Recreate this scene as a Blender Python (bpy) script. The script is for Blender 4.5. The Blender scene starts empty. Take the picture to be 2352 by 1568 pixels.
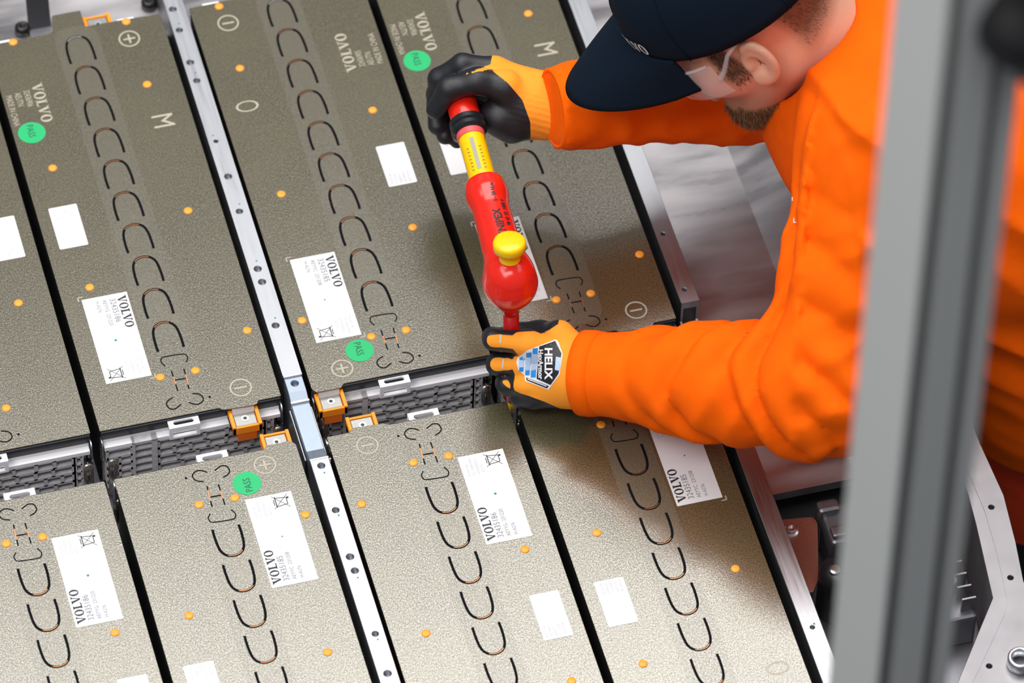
import bpy, bmesh, math, random
import numpy as np
from mathutils import Matrix, Vector
from mathutils.bvhtree import BVHTree

random.seed(7)
rng = np.random.default_rng(11)
sc = bpy.context.scene
COL = sc.collection
PI = math.pi

# ------------------------------------------------------------------ camera
FPX = 13928.5                       # focal length in pixels of the 2352 px wide frame
PITCH, YAW, ROLL, DIST = 0.892476, 0.301618, 0.044052, 6.832347
TX, TY = 0.253486, 0.012465
fw = np.array([math.sin(YAW)*math.cos(PITCH), math.cos(YAW)*math.cos(PITCH), -math.sin(PITCH)])
r0 = np.array([math.cos(YAW), -math.sin(YAW), 0.0])
u0 = np.cross(r0, fw)
ri = math.cos(ROLL)*r0 + math.sin(ROLL)*u0
up = -math.sin(ROLL)*r0 + math.cos(ROLL)*u0
CAM = np.array([TX, TY, 0.0]) - DIST*fw
cd = bpy.data.cameras.new('camera')
cam = bpy.data.objects.new('camera', cd)
COL.objects.link(cam)
cd.sensor_width = 36.0
cd.lens = FPX/2352*36.0
cd.clip_end = 200
M = Matrix(((ri[0], up[0], -fw[0], CAM[0]), (ri[1], up[1], -fw[1], CAM[1]), (ri[2], up[2], -fw[2], CAM[2]), (0, 0, 0, 1)))
cam.matrix_world = M
cd.dof.use_dof = True
cd.dof.focus_distance = 6.72
cd.dof.aperture_fstop = 5.0
sc.camera = cam

# ------------------------------------------------------------------ light
wd = bpy.data.worlds.new('hall'); sc.world = wd
wd.use_nodes = True
wd.node_tree.nodes['Background'].inputs['Color'].default_value = (0.90, 0.93, 1.0, 1)
wd.node_tree.nodes['Background'].inputs['Strength'].default_value = 0.27
def lamp(name, loc, size, power, col=(1, .98, .95), tgt=None):
    d = bpy.data.lights.new(name, 'AREA'); d.shape = 'RECTANGLE'
    d.size, d.size_y = size; d.energy = power; d.color = col
    o = bpy.data.objects.new(name, d); COL.objects.link(o); o.location = loc
    if tgt is not None:
        o.rotation_euler = (Vector(tgt) - Vector(loc)).to_track_quat('-Z', 'Y').to_euler()
    return o
# rows of ceiling lamps of the factory hall
lamp('ceiling_lamp', (0.3, 1.85, 5.2), (5.0, 3.5), 300)
lamp('ceiling_lamp', (-3.6, -1.0, 5.2), (2.0, 6.0), 170)
lamp('ceiling_lamp', (4.2, 0.5, 5.2), (2.0, 6.0), 70)
lamp('ceiling_lamp', (0.5, 7.5, 5.2), (8.0, 1.2), 30)
lamp('ceiling_lamp', (-1.6, -2.4, 5.2), (4.0, 1.4), 130)
sc.view_settings.view_transform = 'Standard'
sc.view_settings.look = 'None'
sc.view_settings.exposure = 0.0
sc.view_settings.gamma = 1.0
sc.view_settings.use_curve_mapping = False

# ------------------------------------------------------------------ pixel -> world
def ray(px, py): return fw + ri*(px-1176)/FPX - up*(py-784)/FPX
def plane(px, py, ax, v):
    d = ray(px, py); return CAM + d*((v-CAM[ax])/d[ax])
def ZP(px, py, z=0.0): return plane(px, py, 2, z)
def YP(px, py, v): return plane(px, py, 1, v)
def XP(px, py, v): return plane(px, py, 0, v)
def DP(px, py, ref, c=0.0):          # point on that sight line, c metres nearer than ref
    return CAM + ray(px, py)*(float((np.asarray(ref)-CAM) @ fw) - c)
def V(*a): return np.array(a, float)

# ------------------------------------------------------------------ materials
MAT = {}
def pm(name, col, rough=.5, metal=0.0, noise=0.0, nscale=60, bump=0.0, bscale=300, rvar=0.0, stretch=None, **kw):
    m = bpy.data.materials.new(name); MAT[name] = m; m.use_nodes = True
    nt = m.node_tree; b = nt.nodes['Principled BSDF']
    b.inputs['Base Color'].default_value = (*col, 1); b.inputs['Roughness'].default_value = rough; b.inputs['Metallic'].default_value = metal
    for k, v in kw.items():
        b.inputs[k.replace('_', ' ')].default_value = v
    def tex(scale, detail=4):
        tc = nt.nodes.new('ShaderNodeTexCoord'); n = nt.nodes.new('ShaderNodeTexNoise')
        n.inputs['Scale'].default_value = scale; n.inputs['Detail'].default_value = detail
        mp = nt.nodes.new('ShaderNodeMapping'); nt.links.new(tc.outputs['Object'], mp.inputs['Vector'])
        if stretch: mp.inputs['Scale'].default_value = stretch
        nt.links.new(mp.outputs[0], n.inputs['Vector'])
        return n
    if noise or rvar:
        n = tex(nscale)
        if noise:
            r = nt.nodes.new('ShaderNodeValToRGB')
            r.color_ramp.elements[0].position = .3; r.color_ramp.elements[1].position = .7
            r.color_ramp.elements[0].color = (*[c*(1-noise) for c in col], 1)
            r.color_ramp.elements[1].color = (*[min(1, c*(1+noise)) for c in col], 1)
            nt.links.new(n.outputs[0], r.inputs[0]); nt.links.new(r.outputs[0], b.inputs['Base Color'])
        if rvar:
            mr = nt.nodes.new('ShaderNodeMapRange'); mr.inputs[3].default_value = max(0.02, rough-rvar); mr.inputs[4].default_value = rough+rvar
            mr.inputs[1].default_value = .3; mr.inputs[2].default_value = .7
            nt.links.new(n.outputs[0], mr.inputs[0]); nt.links.new(mr.outputs[0], b.inputs['Roughness'])
    if bump:
        n2 = tex(bscale, 3); bp = nt.nodes.new('ShaderNodeBump'); bp.inputs['Strength'].default_value = bump; bp.inputs['Distance'].default_value = .001
        nt.links.new(n2.outputs[0], bp.inputs['Height']); nt.links.new(bp.outputs[0], b.inputs['Normal'])
    return m
def maskmat(name, colA, colB, roughA, roughB, attr='mask', noise=0.0, nscale=900, bump=0.0, bscale=900, lo=.45, hi=.55, jitter=0.0):
    """two colours of one thing mixed by a painted point attribute"""
    m = pm(name, colA, roughA, 0, 0, bump=bump, bscale=bscale)
    nt = m.node_tree; b = nt.nodes['Principled BSDF']
    at = nt.nodes.new('ShaderNodeAttribute'); at.attribute_name = attr
    mr = nt.nodes.new('ShaderNodeMapRange'); mr.inputs[1].default_value = lo; mr.inputs[2].default_value = hi
    src = at.outputs['Fac']
    if jitter:
        tc = nt.nodes.new('ShaderNodeTexCoord'); n = nt.nodes.new('ShaderNodeTexNoise'); n.inputs['Scale'].default_value = nscale
        nt.links.new(tc.outputs['Object'], n.inputs['Vector'])
        ma = nt.nodes.new('ShaderNodeMath'); ma.operation = 'MULTIPLY_ADD'; ma.inputs[1].default_value = jitter; ma.inputs[2].default_value = -jitter/2
        nt.links.new(n.outputs[0], ma.inputs[0])
        ad = nt.nodes.new('ShaderNodeMath'); ad.operation = 'ADD'
        nt.links.new(src, ad.inputs[0]); nt.links.new(ma.outputs[0], ad.inputs[1]); src = ad.outputs[0]
    nt.links.new(src, mr.inputs[0])
    mx = nt.nodes.new('ShaderNodeMix'); mx.data_type = 'RGBA'
    mx.inputs[6].default_value = (*colA, 1); mx.inputs[7].default_value = (*colB, 1)
    nt.links.new(mr.outputs[0], mx.inputs[0]); nt.links.new(mx.outputs[2], b.inputs['Base Color'])
    m2 = nt.nodes.new('ShaderNodeMapRange'); m2.inputs[3].default_value = roughA; m2.inputs[4].default_value = roughB
    nt.links.new(mr.outputs[0], m2.inputs[0]); nt.links.new(m2.outputs[0], b.inputs['Roughness'])
    return m

# speckled mica plate
def mica():
    m = bpy.data.materials.new('mica'); MAT['mica'] = m; m.use_nodes = True
    nt = m.node_tree; b = nt.nodes['Principled BSDF']; N = nt.nodes.new; Lk = nt.links.new
    tc = N('ShaderNodeTexCoord')
    n1 = N('ShaderNodeTexNoise'); n1.inputs['Scale'].default_value = 760; n1.inputs['Detail'].default_value = 3; n1.inputs['Roughness'].default_value = .6
    mp = N('ShaderNodeMapping'); mp.inputs['Scale'].default_value = (1, .75, 1); mp.inputs['Rotation'].default_value = (0, 0, .5)
    Lk(tc.outputs['Object'], mp.inputs['Vector']); Lk(mp.outputs[0], n1.inputs['Vector'])
    r = N('ShaderNodeValToRGB'); e = r.color_ramp.elements
    e[0].position = .33; e[0].color = (.052, .044, .022, 1); e[1].position = .70; e[1].color = (.168, .146, .078, 1)
    Lk(n1.outputs[0], r.inputs[0])
    n2 = N('ShaderNodeTexNoise'); n2.inputs['Scale'].default_value = 9; n2.inputs['Detail'].default_value = 2
    Lk(tc.outputs['Object'], n2.inputs['Vector'])
    mr = N('ShaderNodeMapRange'); mr.inputs[1].default_value = .3; mr.inputs[2].default_value = .7; mr.inputs[3].default_value = .93; mr.inputs[4].default_value = 1.07
    Lk(n2.outputs[0], mr.inputs[0])
    mx = N('ShaderNodeVectorMath'); mx.operation = 'SCALE'; Lk(r.outputs[0], mx.inputs[0]); Lk(mr.outputs[0], mx.inputs[3])
    Lk(mx.outputs[0], b.inputs['Base Color'])
    b.inputs['Roughness'].default_value = .19; b.inputs['Metallic'].default_value = .22; b.inputs['IOR'].default_value = 2.5
    ms = N('ShaderNodeMapRange'); ms.inputs[1].default_value = .36; ms.inputs[2].default_value = .66; ms.inputs[3].default_value = .28; ms.inputs[4].default_value = .72
    Lk(n1.outputs[0], ms.inputs[0]); Lk(ms.outputs[0], b.inputs['Specular IOR Level'])
    bp = N('ShaderNodeBump'); bp.inputs['Strength'].default_value = .27; bp.inputs['Distance'].default_value = .00035
    n3 = N('ShaderNodeTexNoise'); n3.inputs['Scale'].default_value = 820; n3.inputs['Detail'].default_value = 3
    Lk(mp.outputs[0], n3.inputs['Vector'])
    Lk(n3.outputs[0], bp.inputs['Height']); Lk(bp.outputs[0], b.inputs['Normal'])
mica()
pm('black_plastic', (.006, .006, .008), .35)
pm('gap_black', (.004, .004, .005), .6)
pm('navy_plastic', (.012, .013, .02), .3)
pm('cast_grey', (.50, .49, .51), .5, .0, noise=.12, nscale=200)
pm('cast_light', (.70, .69, .70), .4, .1)
pm('bright_metal', (.66, .67, .70), .28, 1.0, rvar=.06, nscale=120)
pm('white_bracket', (.86, .86, .90), .45, .0)
pm('steel_tube', (.34, .32, .30), .22, 1.0, rvar=.08, nscale=90, stretch=(3, 3, .1))
pm('busbar', (.36, .36, .35), .35, .8, noise=.06, nscale=500)
pm('orange_plastic', (1.0, .30, .004), .35)
pm('orange_deep', (.85, .17, .004), .4)
pm('pin_orange', (1.0, .36, .03), .4)
pm('alu_brushed', (.43, .44, .47), .36, 1.0, rvar=.05, nscale=260, stretch=(1, .06, 1), bump=.06, bscale=500)
pm('alu_sky_tint', (.34, .40, .48), .42, .85, rvar=.05, nscale=200)  # aluminium with the blue of reflected skylight mixed into its base colour
pm('alu_deck', (.39, .375, .39), .34, .9, noise=.22, nscale=13, rvar=.14, stretch=(.5, 2.2, 1), bump=.02, bscale=14)
pm('alu_frame', (.235, .228, .24), .38, .9, noise=.06, nscale=30, rvar=.07)
pm('dark_alu', (.22, .22, .24), .4, .8)
pm('paper', (.70, .70, .72), .5)
pm('ink', (.012, .012, .02), .5)
pm('ink_grey', (.45, .45, .50), .5)
pm('ink_mid', (.16, .16, .2), .5)
pm('print_cream', (.44, .40, .32), .55)
pm('pass_green', (.0, .44, .14), .5)
pm('pass_ink', (.0, .07, .03), .5)
pm('marker_green', (.0, .25, .17), .5)
pm('slit', (.004, .004, .006), .8, Specular_IOR_Level=.1)
pm('copper', (.55, .23, .10), .3, .9)
pm('slit_silver', (.75, .75, .78), .3, .8)
pm('hole_dark', (.05, .05, .055), .35, .7)
pm('plate_reflect_red', (.34, .13, .09), .38, .6, noise=.08, nscale=300)  # plain metal; the reflected orange clothing is put into its colour
pm('rubber', (.01, .01, .011), .38)
pm('floor_paint', (.035, .036, .04), .35, noise=.1, nscale=3)
pm('bench_steel', (.10, .11, .12), .5, .3)
pm('post_alu', (.50, .52, .52), .55, .0)
pm('post_groove', (.10, .105, .10), .6)
pm('tool_red', (.80, .016, .006), .22, 0, Coat_Weight=.2)
pm('tool_red_dark', (.55, .004, .006), .28)
pm('tool_yellow', (.95, .58, .0), .28)
pm('tool_pink', (.75, .10, .10), .35)
pm('tool_black', (.01, .012, .016), .25)
pm('tool_grey', (.33, .32, .28), .4, .4)
pm('cap_navy', (.0035, .0105, .022), .85, bump=.25, bscale=1400, Specular_IOR_Level=.12)
pm('thread_white', (.75, .75, .75), .6)
pm('hair_dark', (.055, .03, .018), .6)
pm('hair_gold', (.16, .085, .035), .5)
pm('trouser_red', (.62, .03, .004), .9, bump=.3, bscale=900)
pm('trouser_black', (.008, .008, .009), .9)
pm('boot', (.01, .01, .01), .6)
pm('eye_white', (.7, .68, .66), .2)
pm('eye_dark', (.02, .012, .008), .15)
pm('badge_white', (.85, .85, .88), .45)
pm('badge_black', (.012, .012, .018), .45)
pm('badge_blue', (.02, .28, .80), .45)
pm('badge_pale', (.45, .60, .88), .45)
pm('glove_grey', (.6, .55, .5), .7)
def fabric(name, col, bump):
    m = pm(name, col, .82, 0, noise=.05, nscale=40, bump=bump, bscale=1100)
    m.node_tree.nodes['Principled BSDF'].inputs['Specular IOR Level'].default_value = .12
fabric('hivis', (.96, .125, .0), .3)
maskmat('glove_knit', (1.0, .34, .018), (.012, .013, .018), .8, .38, bump=.35, bscale=1300)
maskmat('skin', (.80, .40, .27), (.17, .085, .045), .42, .6, lo=.0, hi=1.0, jitter=.5, nscale=1100, bump=.12, bscale=700)
# clear tape and clear glasses
def clear(name, col, fac, rough):
    m = bpy.data.materials.new(name); MAT[name] = m; m.use_nodes = True
    nt = m.node_tree; b = nt.nodes['Principled BSDF']; b.inputs['Base Color'].default_value = (*col, 1); b.inputs['Roughness'].default_value = rough
    t = nt.nodes.new('ShaderNodeBsdfTransparent'); mx = nt.nodes.new('ShaderNodeMixShader'); mx.inputs[0].default_value = fac
    nt.links.new(t.outputs[0], mx.inputs[1]); nt.links.new(b.outputs[0], mx.inputs[2]); nt.links.new(mx.outputs[0], nt.nodes['Material Output'].inputs['Surface'])
clear('tape_clear', (.42, .42, .38), .045, .25)
clear('lens_clear', (.80, .80, .84), .30, .04)

# ------------------------------------------------------------------ mesh helpers
class MB:
    def __init__(s): s.v = []; s.f = []
    def add(s, vs, fs):
        n = len(s.v); s.v += [tuple(map(float, p)) for p in vs]; s.f += [tuple(i+n for i in f) for f in fs]; return s
    def box(s, x0, x1, y0, y1, z0, z1):
        return s.add([(x, y, z) for z in (z0, z1) for y in (y0, y1) for x in (x0, x1)],
                     [(0, 2, 3, 1), (4, 5, 7, 6), (0, 1, 5, 4), (2, 6, 7, 3), (0, 4, 6, 2), (1, 3, 7, 5)])
    def prism(s, poly, z0, z1):       # extruded polygon, seen from above anticlockwise
        a = sum(poly[i][0]*poly[(i+1) % len(poly)][1]-poly[(i+1) % len(poly)][0]*poly[i][1] for i in range(len(poly)))
        if a < 0: poly = poly[::-1]
        n = len(poly)
        return s.add([(x, y, z0) for x, y in poly]+[(x, y, z1) for x, y in poly],
                     [tuple(range(n-1, -1, -1)), tuple(range(n, 2*n))]+[(i, (i+1) % n, n+(i+1) % n, n+i) for i in range(n)])
    def prism_dir(s, poly3, d):        # 3D polygon swept by vector d
        n = len(poly3); d = np.array(d)
        return s.add([*poly3]+[np.array(p)+d for p in poly3],
                     [tuple(range(n-1, -1, -1)), tuple(range(n, 2*n))]+[(i, (i+1) % n, n+(i+1) % n, n+i) for i in range(n)])
    def lathe(s, prof, o, ax, n=24, caps=True):    # prof = [(radius, distance)]
        ax = np.array(ax, float); ax /= np.linalg.norm(ax); o = np.array(o, float)
        t = np.array([1, 0, 0]) if abs(ax[0]) < .8 else np.array([0, 1, 0])
        e1 = np.cross(ax, t); e1 /= np.linalg.norm(e1); e2 = np.cross(ax, e1)
        vs = []; fs = []
        for r, d in prof:
            for k in range(n):
                a = 2*PI*k/n; vs.append(o+ax*d+(e1*math.cos(a)+e2*math.sin(a))*r)
        for i in range(len(prof)-1):
            for k in range(n):
                fs.append((i*n+k, i*n+(k+1) % n, (i+1)*n+(k+1) % n, (i+1)*n+k))
        if caps:
            fs.append(tuple(range(n-1, -1, -1))); fs.append(tuple((len(prof)-1)*n+k for k in range(n)))
        return s.add(vs, fs)
    def tube(s, pts, r, n=10):
        pts = [np.array(p, float) for p in pts]; vs = []; fs = []; m = len(pts)
        rr = r if hasattr(r, '__len__') else [r]*m
        prev = None
        for i, p in enumerate(pts):
            d = pts[min(i+1, m-1)]-pts[max(i-1, 0)]; d /= np.linalg.norm(d)
            if prev is None:
                t = np.array([0, 0, 1.0]) if abs(d[2]) < .9 else np.array([1.0, 0, 0])
                e = np.cross(d, t)
            else: e = prev-d*(prev@d)
            e /= np.linalg.norm(e); prev = e; e2 = np.cross(d, e)
            for k in range(n):
                a = 2*PI*k/n; vs.append(p+(e*math.cos(a)+e2*math.sin(a))*rr[i])
        for i in range(m-1):
            for k in range(n): fs.append((i*n+k, i*n+(k+1) % n, (i+1)*n+(k+1) % n, (i+1)*n+k))
        fs.append(tuple(range(n-1, -1, -1))); fs.append(tuple((m-1)*n+k for k in range(n)))
        return s.add(vs, fs)
    def ribbon(s, pts, w, z0, z1):     # flat raised line through 2D points
        pts = [np.array(p[:2], float) for p in pts]; m = len(pts); L = []; Rr = []
        for i, p in enumerate(pts):
            d = pts[min(i+1, m-1)]-pts[max(i-1, 0)]; d /= np.linalg.norm(d); nn = np.array([-d[1], d[0]])*w/2
            L.append(p+nn); Rr.append(p-nn)
        vs = [(*q, z) for z in (z0, z1) for q in L+Rr]; fs = []; k = 2*m
        for i in range(m-1):
            fs += [(k+i, k+m+i, k+m+i+1, k+i+1), (i, k+i, k+i+1, i+1), (m+i, m+i+1, k+m+i+1, k+m+i)]
        fs += [(0, m, k+m, k), (m-1, k+m-1, k+2*m-1, 2*m-1)]
        return s.add(vs, fs)
    def disc(s, c, r, z0, z1, n=24, ry=None):
        ry = ry or r
        return s.prism([(c[0]+r*math.cos(2*PI*k/n), c[1]+ry*math.sin(2*PI*k/n)) for k in range(n)], z0, z1)
    def ring(s, c, r1, r2, z0, z1, n=36, ry=1.0):
        vs = []; fs = []
        for r in (r1, r2):
            for z in (z0, z1):
                vs += [(c[0]+r*math.cos(2*PI*k/n), c[1]+r*ry*math.sin(2*PI*k/n), z) for k in range(n)]
        for k in range(n):
            j = (k+1) % n
            fs += [(n+k, n+j, 3*n+j, 3*n+k)[::-1], (k, j, n+j, n+k)[::-1], (2*n+k, 2*n+j, 3*n+j, 3*n+k)]
        return s.add(vs, fs)
    def merge_mesh(s, me, mtx=None):
        vs = [v.co.copy() for v in me.vertices]
        if mtx is not None: vs = [mtx @ v for v in vs]
        return s.add(vs, [tuple(p.vertices) for p in me.polygons])
    def mesh(s, name):
        me = bpy.data.meshes.new(name); me.from_pydata(s.v, [], s.f); me.update(); return me
    def build(s, name, mat, parent=None, off=(0, 0, 0), smooth=False, bevel=0.0):
        if off != (0, 0, 0): s.v = [(a+off[0], b+off[1], c+off[2]) for a, b, c in s.v]
        me = s.mesh(name); me.materials.append(MAT[mat])
        if smooth:
            me.polygons.foreach_set('use_smooth', [True]*len(me.polygons))
        o = bpy.data.objects.new(name, me); COL.objects.link(o)
        if parent: o.parent = parent
        if bevel:
            bv = o.modifiers.new('bevel', 'BEVEL'); bv.width = bevel; bv.segments = 2; bv.limit_method = 'ANGLE'; bv.angle_limit = .6
        return o
def autosmooth(o, ang=.6):
    me = o.data; bm = bmesh.new(); bm.from_mesh(me)
    for f in bm.faces: f.smooth = True
    for e in bm.edges:
        if len(e.link_faces) == 2 and e.calc_face_angle(0) > ang: e.smooth = False
    bm.to_mesh(me); bm.free()
def thing(name, label, cat, loc=(0, 0, 0), rz=0.0, group=None):
    o = bpy.data.objects.new(name, None); COL.objects.link(o); o.location = loc; o.rotation_euler = (0, 0, rz); o.empty_display_size = .05
    o['label'] = label; o['category'] = cat
    if group: o['group'] = group
    return o
def tag(o, label, cat, group=None):
    o['label'] = label; o['category'] = cat
    if group: o['group'] = group
    return o
def struct(o): o['kind'] = 'structure'; return o
_tc = {}
def text_mesh(body, size, align='LEFT', sx=1.0, bold=0.0):
    k = (body, size, align, sx, bold)
    if k not in _tc:
        cu = bpy.data.curves.new('t', 'FONT'); cu.body = body; cu.size = size; cu.align_x = align; cu.resolution_u = 2; cu.offset = bold*size
        o = bpy.data.objects.new('t', cu); COL.objects.link(o)
        dg = bpy.context.evaluated_depsgraph_get(); dg.update()
        me = bpy.data.meshes.new_from_object(o.evaluated_get(dg))
        bpy.data.objects.remove(o); bpy.data.curves.remove(cu)
        for v in me.vertices: v.co.x *= sx
        _tc[k] = me
    return _tc[k]
def serif(word, h, adv=.9):
    """slab-serif capitals V, O, L drawn as polygons; returns MB with baseline at y=0"""
    b = MB(); x = 0.0
    for ch in word:
        if ch == 'V':
            b.add([(x, h, 0), (x+.30*h, h, 0), (x+.56*h, 0, 0), (x+.38*h, 0, 0)], [(0, 3, 2, 1)])
            b.add([(x+.46*h, 0, 0), (x+.54*h, 0, 0), (x+.84*h, h, 0), (x+.70*h, h, 0)], [(0, 1, 2, 3)])
            b.add([(x-.07*h, .89*h, 0.0), (x+.38*h, .89*h, 0.0), (x+.38*h, h, 0.0), (x-.07*h, h, 0.0)], [(0, 1, 2, 3)])
            b.add([(x+.60*h, .89*h, 0), (x+.94*h, .89*h, 0), (x+.94*h, h, 0), (x+.60*h, h, 0)], [(0, 1, 2, 3)])
            x += .96*h
        elif ch == 'O':
            n = 28; cx, cy = x+.45*h, .5*h; vs = []; fs = []
            for k in range(n):
                a = 2*PI*k/n
                vs.append((cx+.44*h*math.cos(a), cy+.53*h*math.sin(a), 0)); vs.append((cx+.20*h*math.cos(a), cy+.43*h*math.sin(a), 0))
            for k in range(n): fs.append((2*k, 2*((k+1) % n), 2*((k+1) % n)+1, 2*k+1))
            b.add(vs, fs); x += .98*h
        elif ch == 'L':
            b.add([(x+.10*h, 0, 0), (x+.34*h, 0, 0), (x+.34*h, h, 0), (x+.10*h, h, 0)], [(0, 1, 2, 3)])
            b.add([(x, .89*h, 0), (x+.44*h, .89*h, 0), (x+.44*h, h, 0), (x, h, 0)], [(0, 1, 2, 3)])
            b.add([(x, 0, 0), (x+.76*h, 0, 0), (x+.76*h, .12*h, 0), (x, .12*h, 0)], [(0, 1, 2, 3)])
            b.add([(x+.64*h, 0, 0), (x+.76*h, 0, 0), (x+.76*h, .34*h, 0)], [(0, 1, 2)])
            x += .82*h
    b.width = x
    return b
def flat(mb, p, xdir, ydir, z):       # put flat lettering at p with its x along xdir, its y along ydir
    return [(p[0]+v[0]*xdir[0]+v[1]*ydir[0], p[1]+v[0]*xdir[1]+v[1]*ydir[1], z) for v in mb.v]
def put_text(dst, body, size, p, xd, yd, z, sx=1.0):
    t = MB().merge_mesh(text_mesh(body, size, sx=sx)); dst.add(flat(t, p, xd, yd, z), t.f)
def put_serif(dst, word, h, p, xd, yd, z):
    t = serif(word, h); dst.add(flat(t, p, xd, yd, z), t.f)

# ------------------------------------------------------------------ smooth solids (implicit surface -> mesh)
def cone(P, a, b, ra, rb=None):
    rb = ra if rb is None else rb
    a = np.asarray(a, np.float32); b = np.asarray(b, np.float32); ab = b-a
    pa = P-a; t = np.clip(pa@ab/max(1e-12, float(ab@ab)), 0, 1)
    return np.sqrt(((pa-t[..., None]*ab)**2).sum(-1))-(ra+(rb-ra)*t)
def ell(P, c, r, R=None):
    q = P-np.asarray(c, np.float32)
    if R is not None: q = q@np.asarray(R, np.float32)
    r = np.asarray(r, np.float32)
    k0 = np.sqrt(((q/r)**2).sum(-1)); k1 = np.sqrt(((q/(r*r))**2).sum(-1))
    return k0*(k0-1)/np.maximum(k1, 1e-6)
def smin(a, b, k):
    h = np.clip(.5+.5*(b-a)/k, 0, 1); return b+(a-b)*h-k*h*(1-h)
def smax(a, b, k): return -smin(-a, -b, k)
def net(fn, lo, hi, h):
    lo = np.array(lo, float); n = np.ceil((np.array(hi)-lo)/h).astype(int)+1
    ax = [np.float32(lo[i])+np.arange(n[i], dtype=np.float32)*np.float32(h) for i in range(3)]
    F = np.empty(n, np.float32)
    st = max(1, int(300000/(n[1]*n[2])))
    for i in range(0, n[0], st):
        G = np.stack(np.meshgrid(ax[0][i:i+st], ax[1], ax[2], indexing='ij'), -1); F[i:i+st] = fn(G)
    S = F < 0
    c = [S[i:n[0]-1+i, j:n[1]-1+j, k:n[2]-1+k] for i in (0, 1) for j in (0, 1) for k in (0, 1)]
    cnt = sum(x.astype(np.int8) for x in c); act = (cnt > 0) & (cnt < 8)
    idx = -np.ones(act.shape, np.int64); I = np.argwhere(act); idx[act] = np.arange(len(I))
    pos = np.zeros((len(I), 3)); w = np.zeros(len(I))
    cor = [(i, j, k) for i in (0, 1) for j in (0, 1) for k in (0, 1)]
    for a in range(8):
        for b in range(a+1, 8):
            d = [abs(cor[a][t]-cor[b][t]) for t in range(3)]
            if sum(d) != 1: continue
            fa = F[tuple((I+cor[a]).T)]; fb = F[tuple((I+cor[b]).T)]
            m = (fa < 0) != (fb < 0); t = np.where(m, fa/np.where(m, fa-fb, 1), 0)
            p = np.array(cor[a])[None]+t[:, None]*(np.array(cor[b])-np.array(cor[a]))[None]
            pos[m] += p[m]; w[m] += 1
    pos = (pos/w[:, None]+I)*h+lo
    Q = []
    for d in range(3):
        e = [1, 2, 0][d]; g = [2, 0, 1][d]
        A = np.take(S, range(n[d]-1), d); B = np.take(S, range(1, n[d]), d); E = np.argwhere(A != B)
        E = E[(E[:, e] > 0) & (E[:, g] > 0) & (E[:, e] < n[e]-1) & (E[:, g] < n[g]-1)]
        q = []
        for (oe, og) in ((0, 0), (-1, 0), (-1, -1), (0, -1)):
            J = E.copy(); J[:, e] += oe; J[:, g] += og; q.append(idx[tuple(J.T)])
        q = np.stack(q, 1); s = A[tuple(E.T)]
        Q.append(np.where(s[:, None], q, q[:, ::-1]))
    Q = np.concatenate(Q); Q = Q[(Q >= 0).all(1)]
    return pos, Q
def net_obj(name, pos, Q, mat, parent=None, origin=(0, 0, 0), attr=None, relax=1):
    for _ in range(relax):
        acc = np.zeros_like(pos); c = np.zeros(len(pos))
        for a, b in ((0, 1), (1, 2), (2, 3), (3, 0)):
            np.add.at(acc, Q[:, a], pos[Q[:, b]]); np.add.at(c, Q[:, a], 1); np.add.at(acc, Q[:, b], pos[Q[:, a]]); np.add.at(c, Q[:, b], 1)
        pos = .5*pos+.5*acc/np.maximum(c, 1)[:, None]
    me = bpy.data.meshes.new(name); pos2 = pos-np.array(origin)
    me.vertices.add(len(pos)); me.vertices.foreach_set('co', pos2.astype(np.float32).ravel())
    me.loops.add(Q.size); me.loops.foreach_set('vertex_index', Q.astype(np.int32).ravel())
    me.polygons.add(len(Q)); me.polygons.foreach_set('loop_start', np.arange(0, Q.size, 4, dtype=np.int32))
    me.update(calc_edges=True); me.validate()
    me.polygons.foreach_set('use_smooth', [True]*len(me.polygons)); me.materials.append(MAT[mat])
    if attr is not None:
        A = me.attributes.new('mask', 'FLOAT', 'POINT'); A.data.foreach_set('value', np.asarray(attr(pos), np.float32))
    o = bpy.data.objects.new(name, me); COL.objects.link(o)
    if parent: o.parent = parent
    return o, pos, Q
def bvh_of(pos, Q): return BVHTree.FromPolygons([Vector(p) for p in pos], [tuple(int(i) for i in q) for q in Q])
def drape(mb, bvh, d, off):            # lay flat lettering onto a surface along direction d
    d = Vector(d).normalized(); out = []
    for v in mb.v:
        h = bvh.ray_cast(Vector(v)-d*.15, d)
        out.append(tuple(h[0]-d*off) if h[0] is not None else v)
    mb.v = out; return mb
def subdivide_mb(mb, maxlen):
    bm = bmesh.new(); vs = [bm.verts.new(v) for v in mb.v]
    for f in mb.f:
        try: bm.faces.new([vs[i] for i in f])
        except ValueError: pass
    bmesh.ops.triangulate(bm, faces=bm.faces[:])
    for _ in range(6):
        es = [e for e in bm.edges if e.calc_length() > maxlen]
        if not es: break
        bmesh.ops.subdivide_edges(bm, edges=es, cuts=1)
        bmesh.ops.triangulate(bm, faces=[f for f in bm.faces if len(f.verts) > 3])
    r = MB(); bm.verts.index_update(); r.v = [tuple(v.co) for v in bm.verts]; r.f = [tuple(v.index for v in f.verts) for f in bm.faces]; bm.free(); return r

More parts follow.
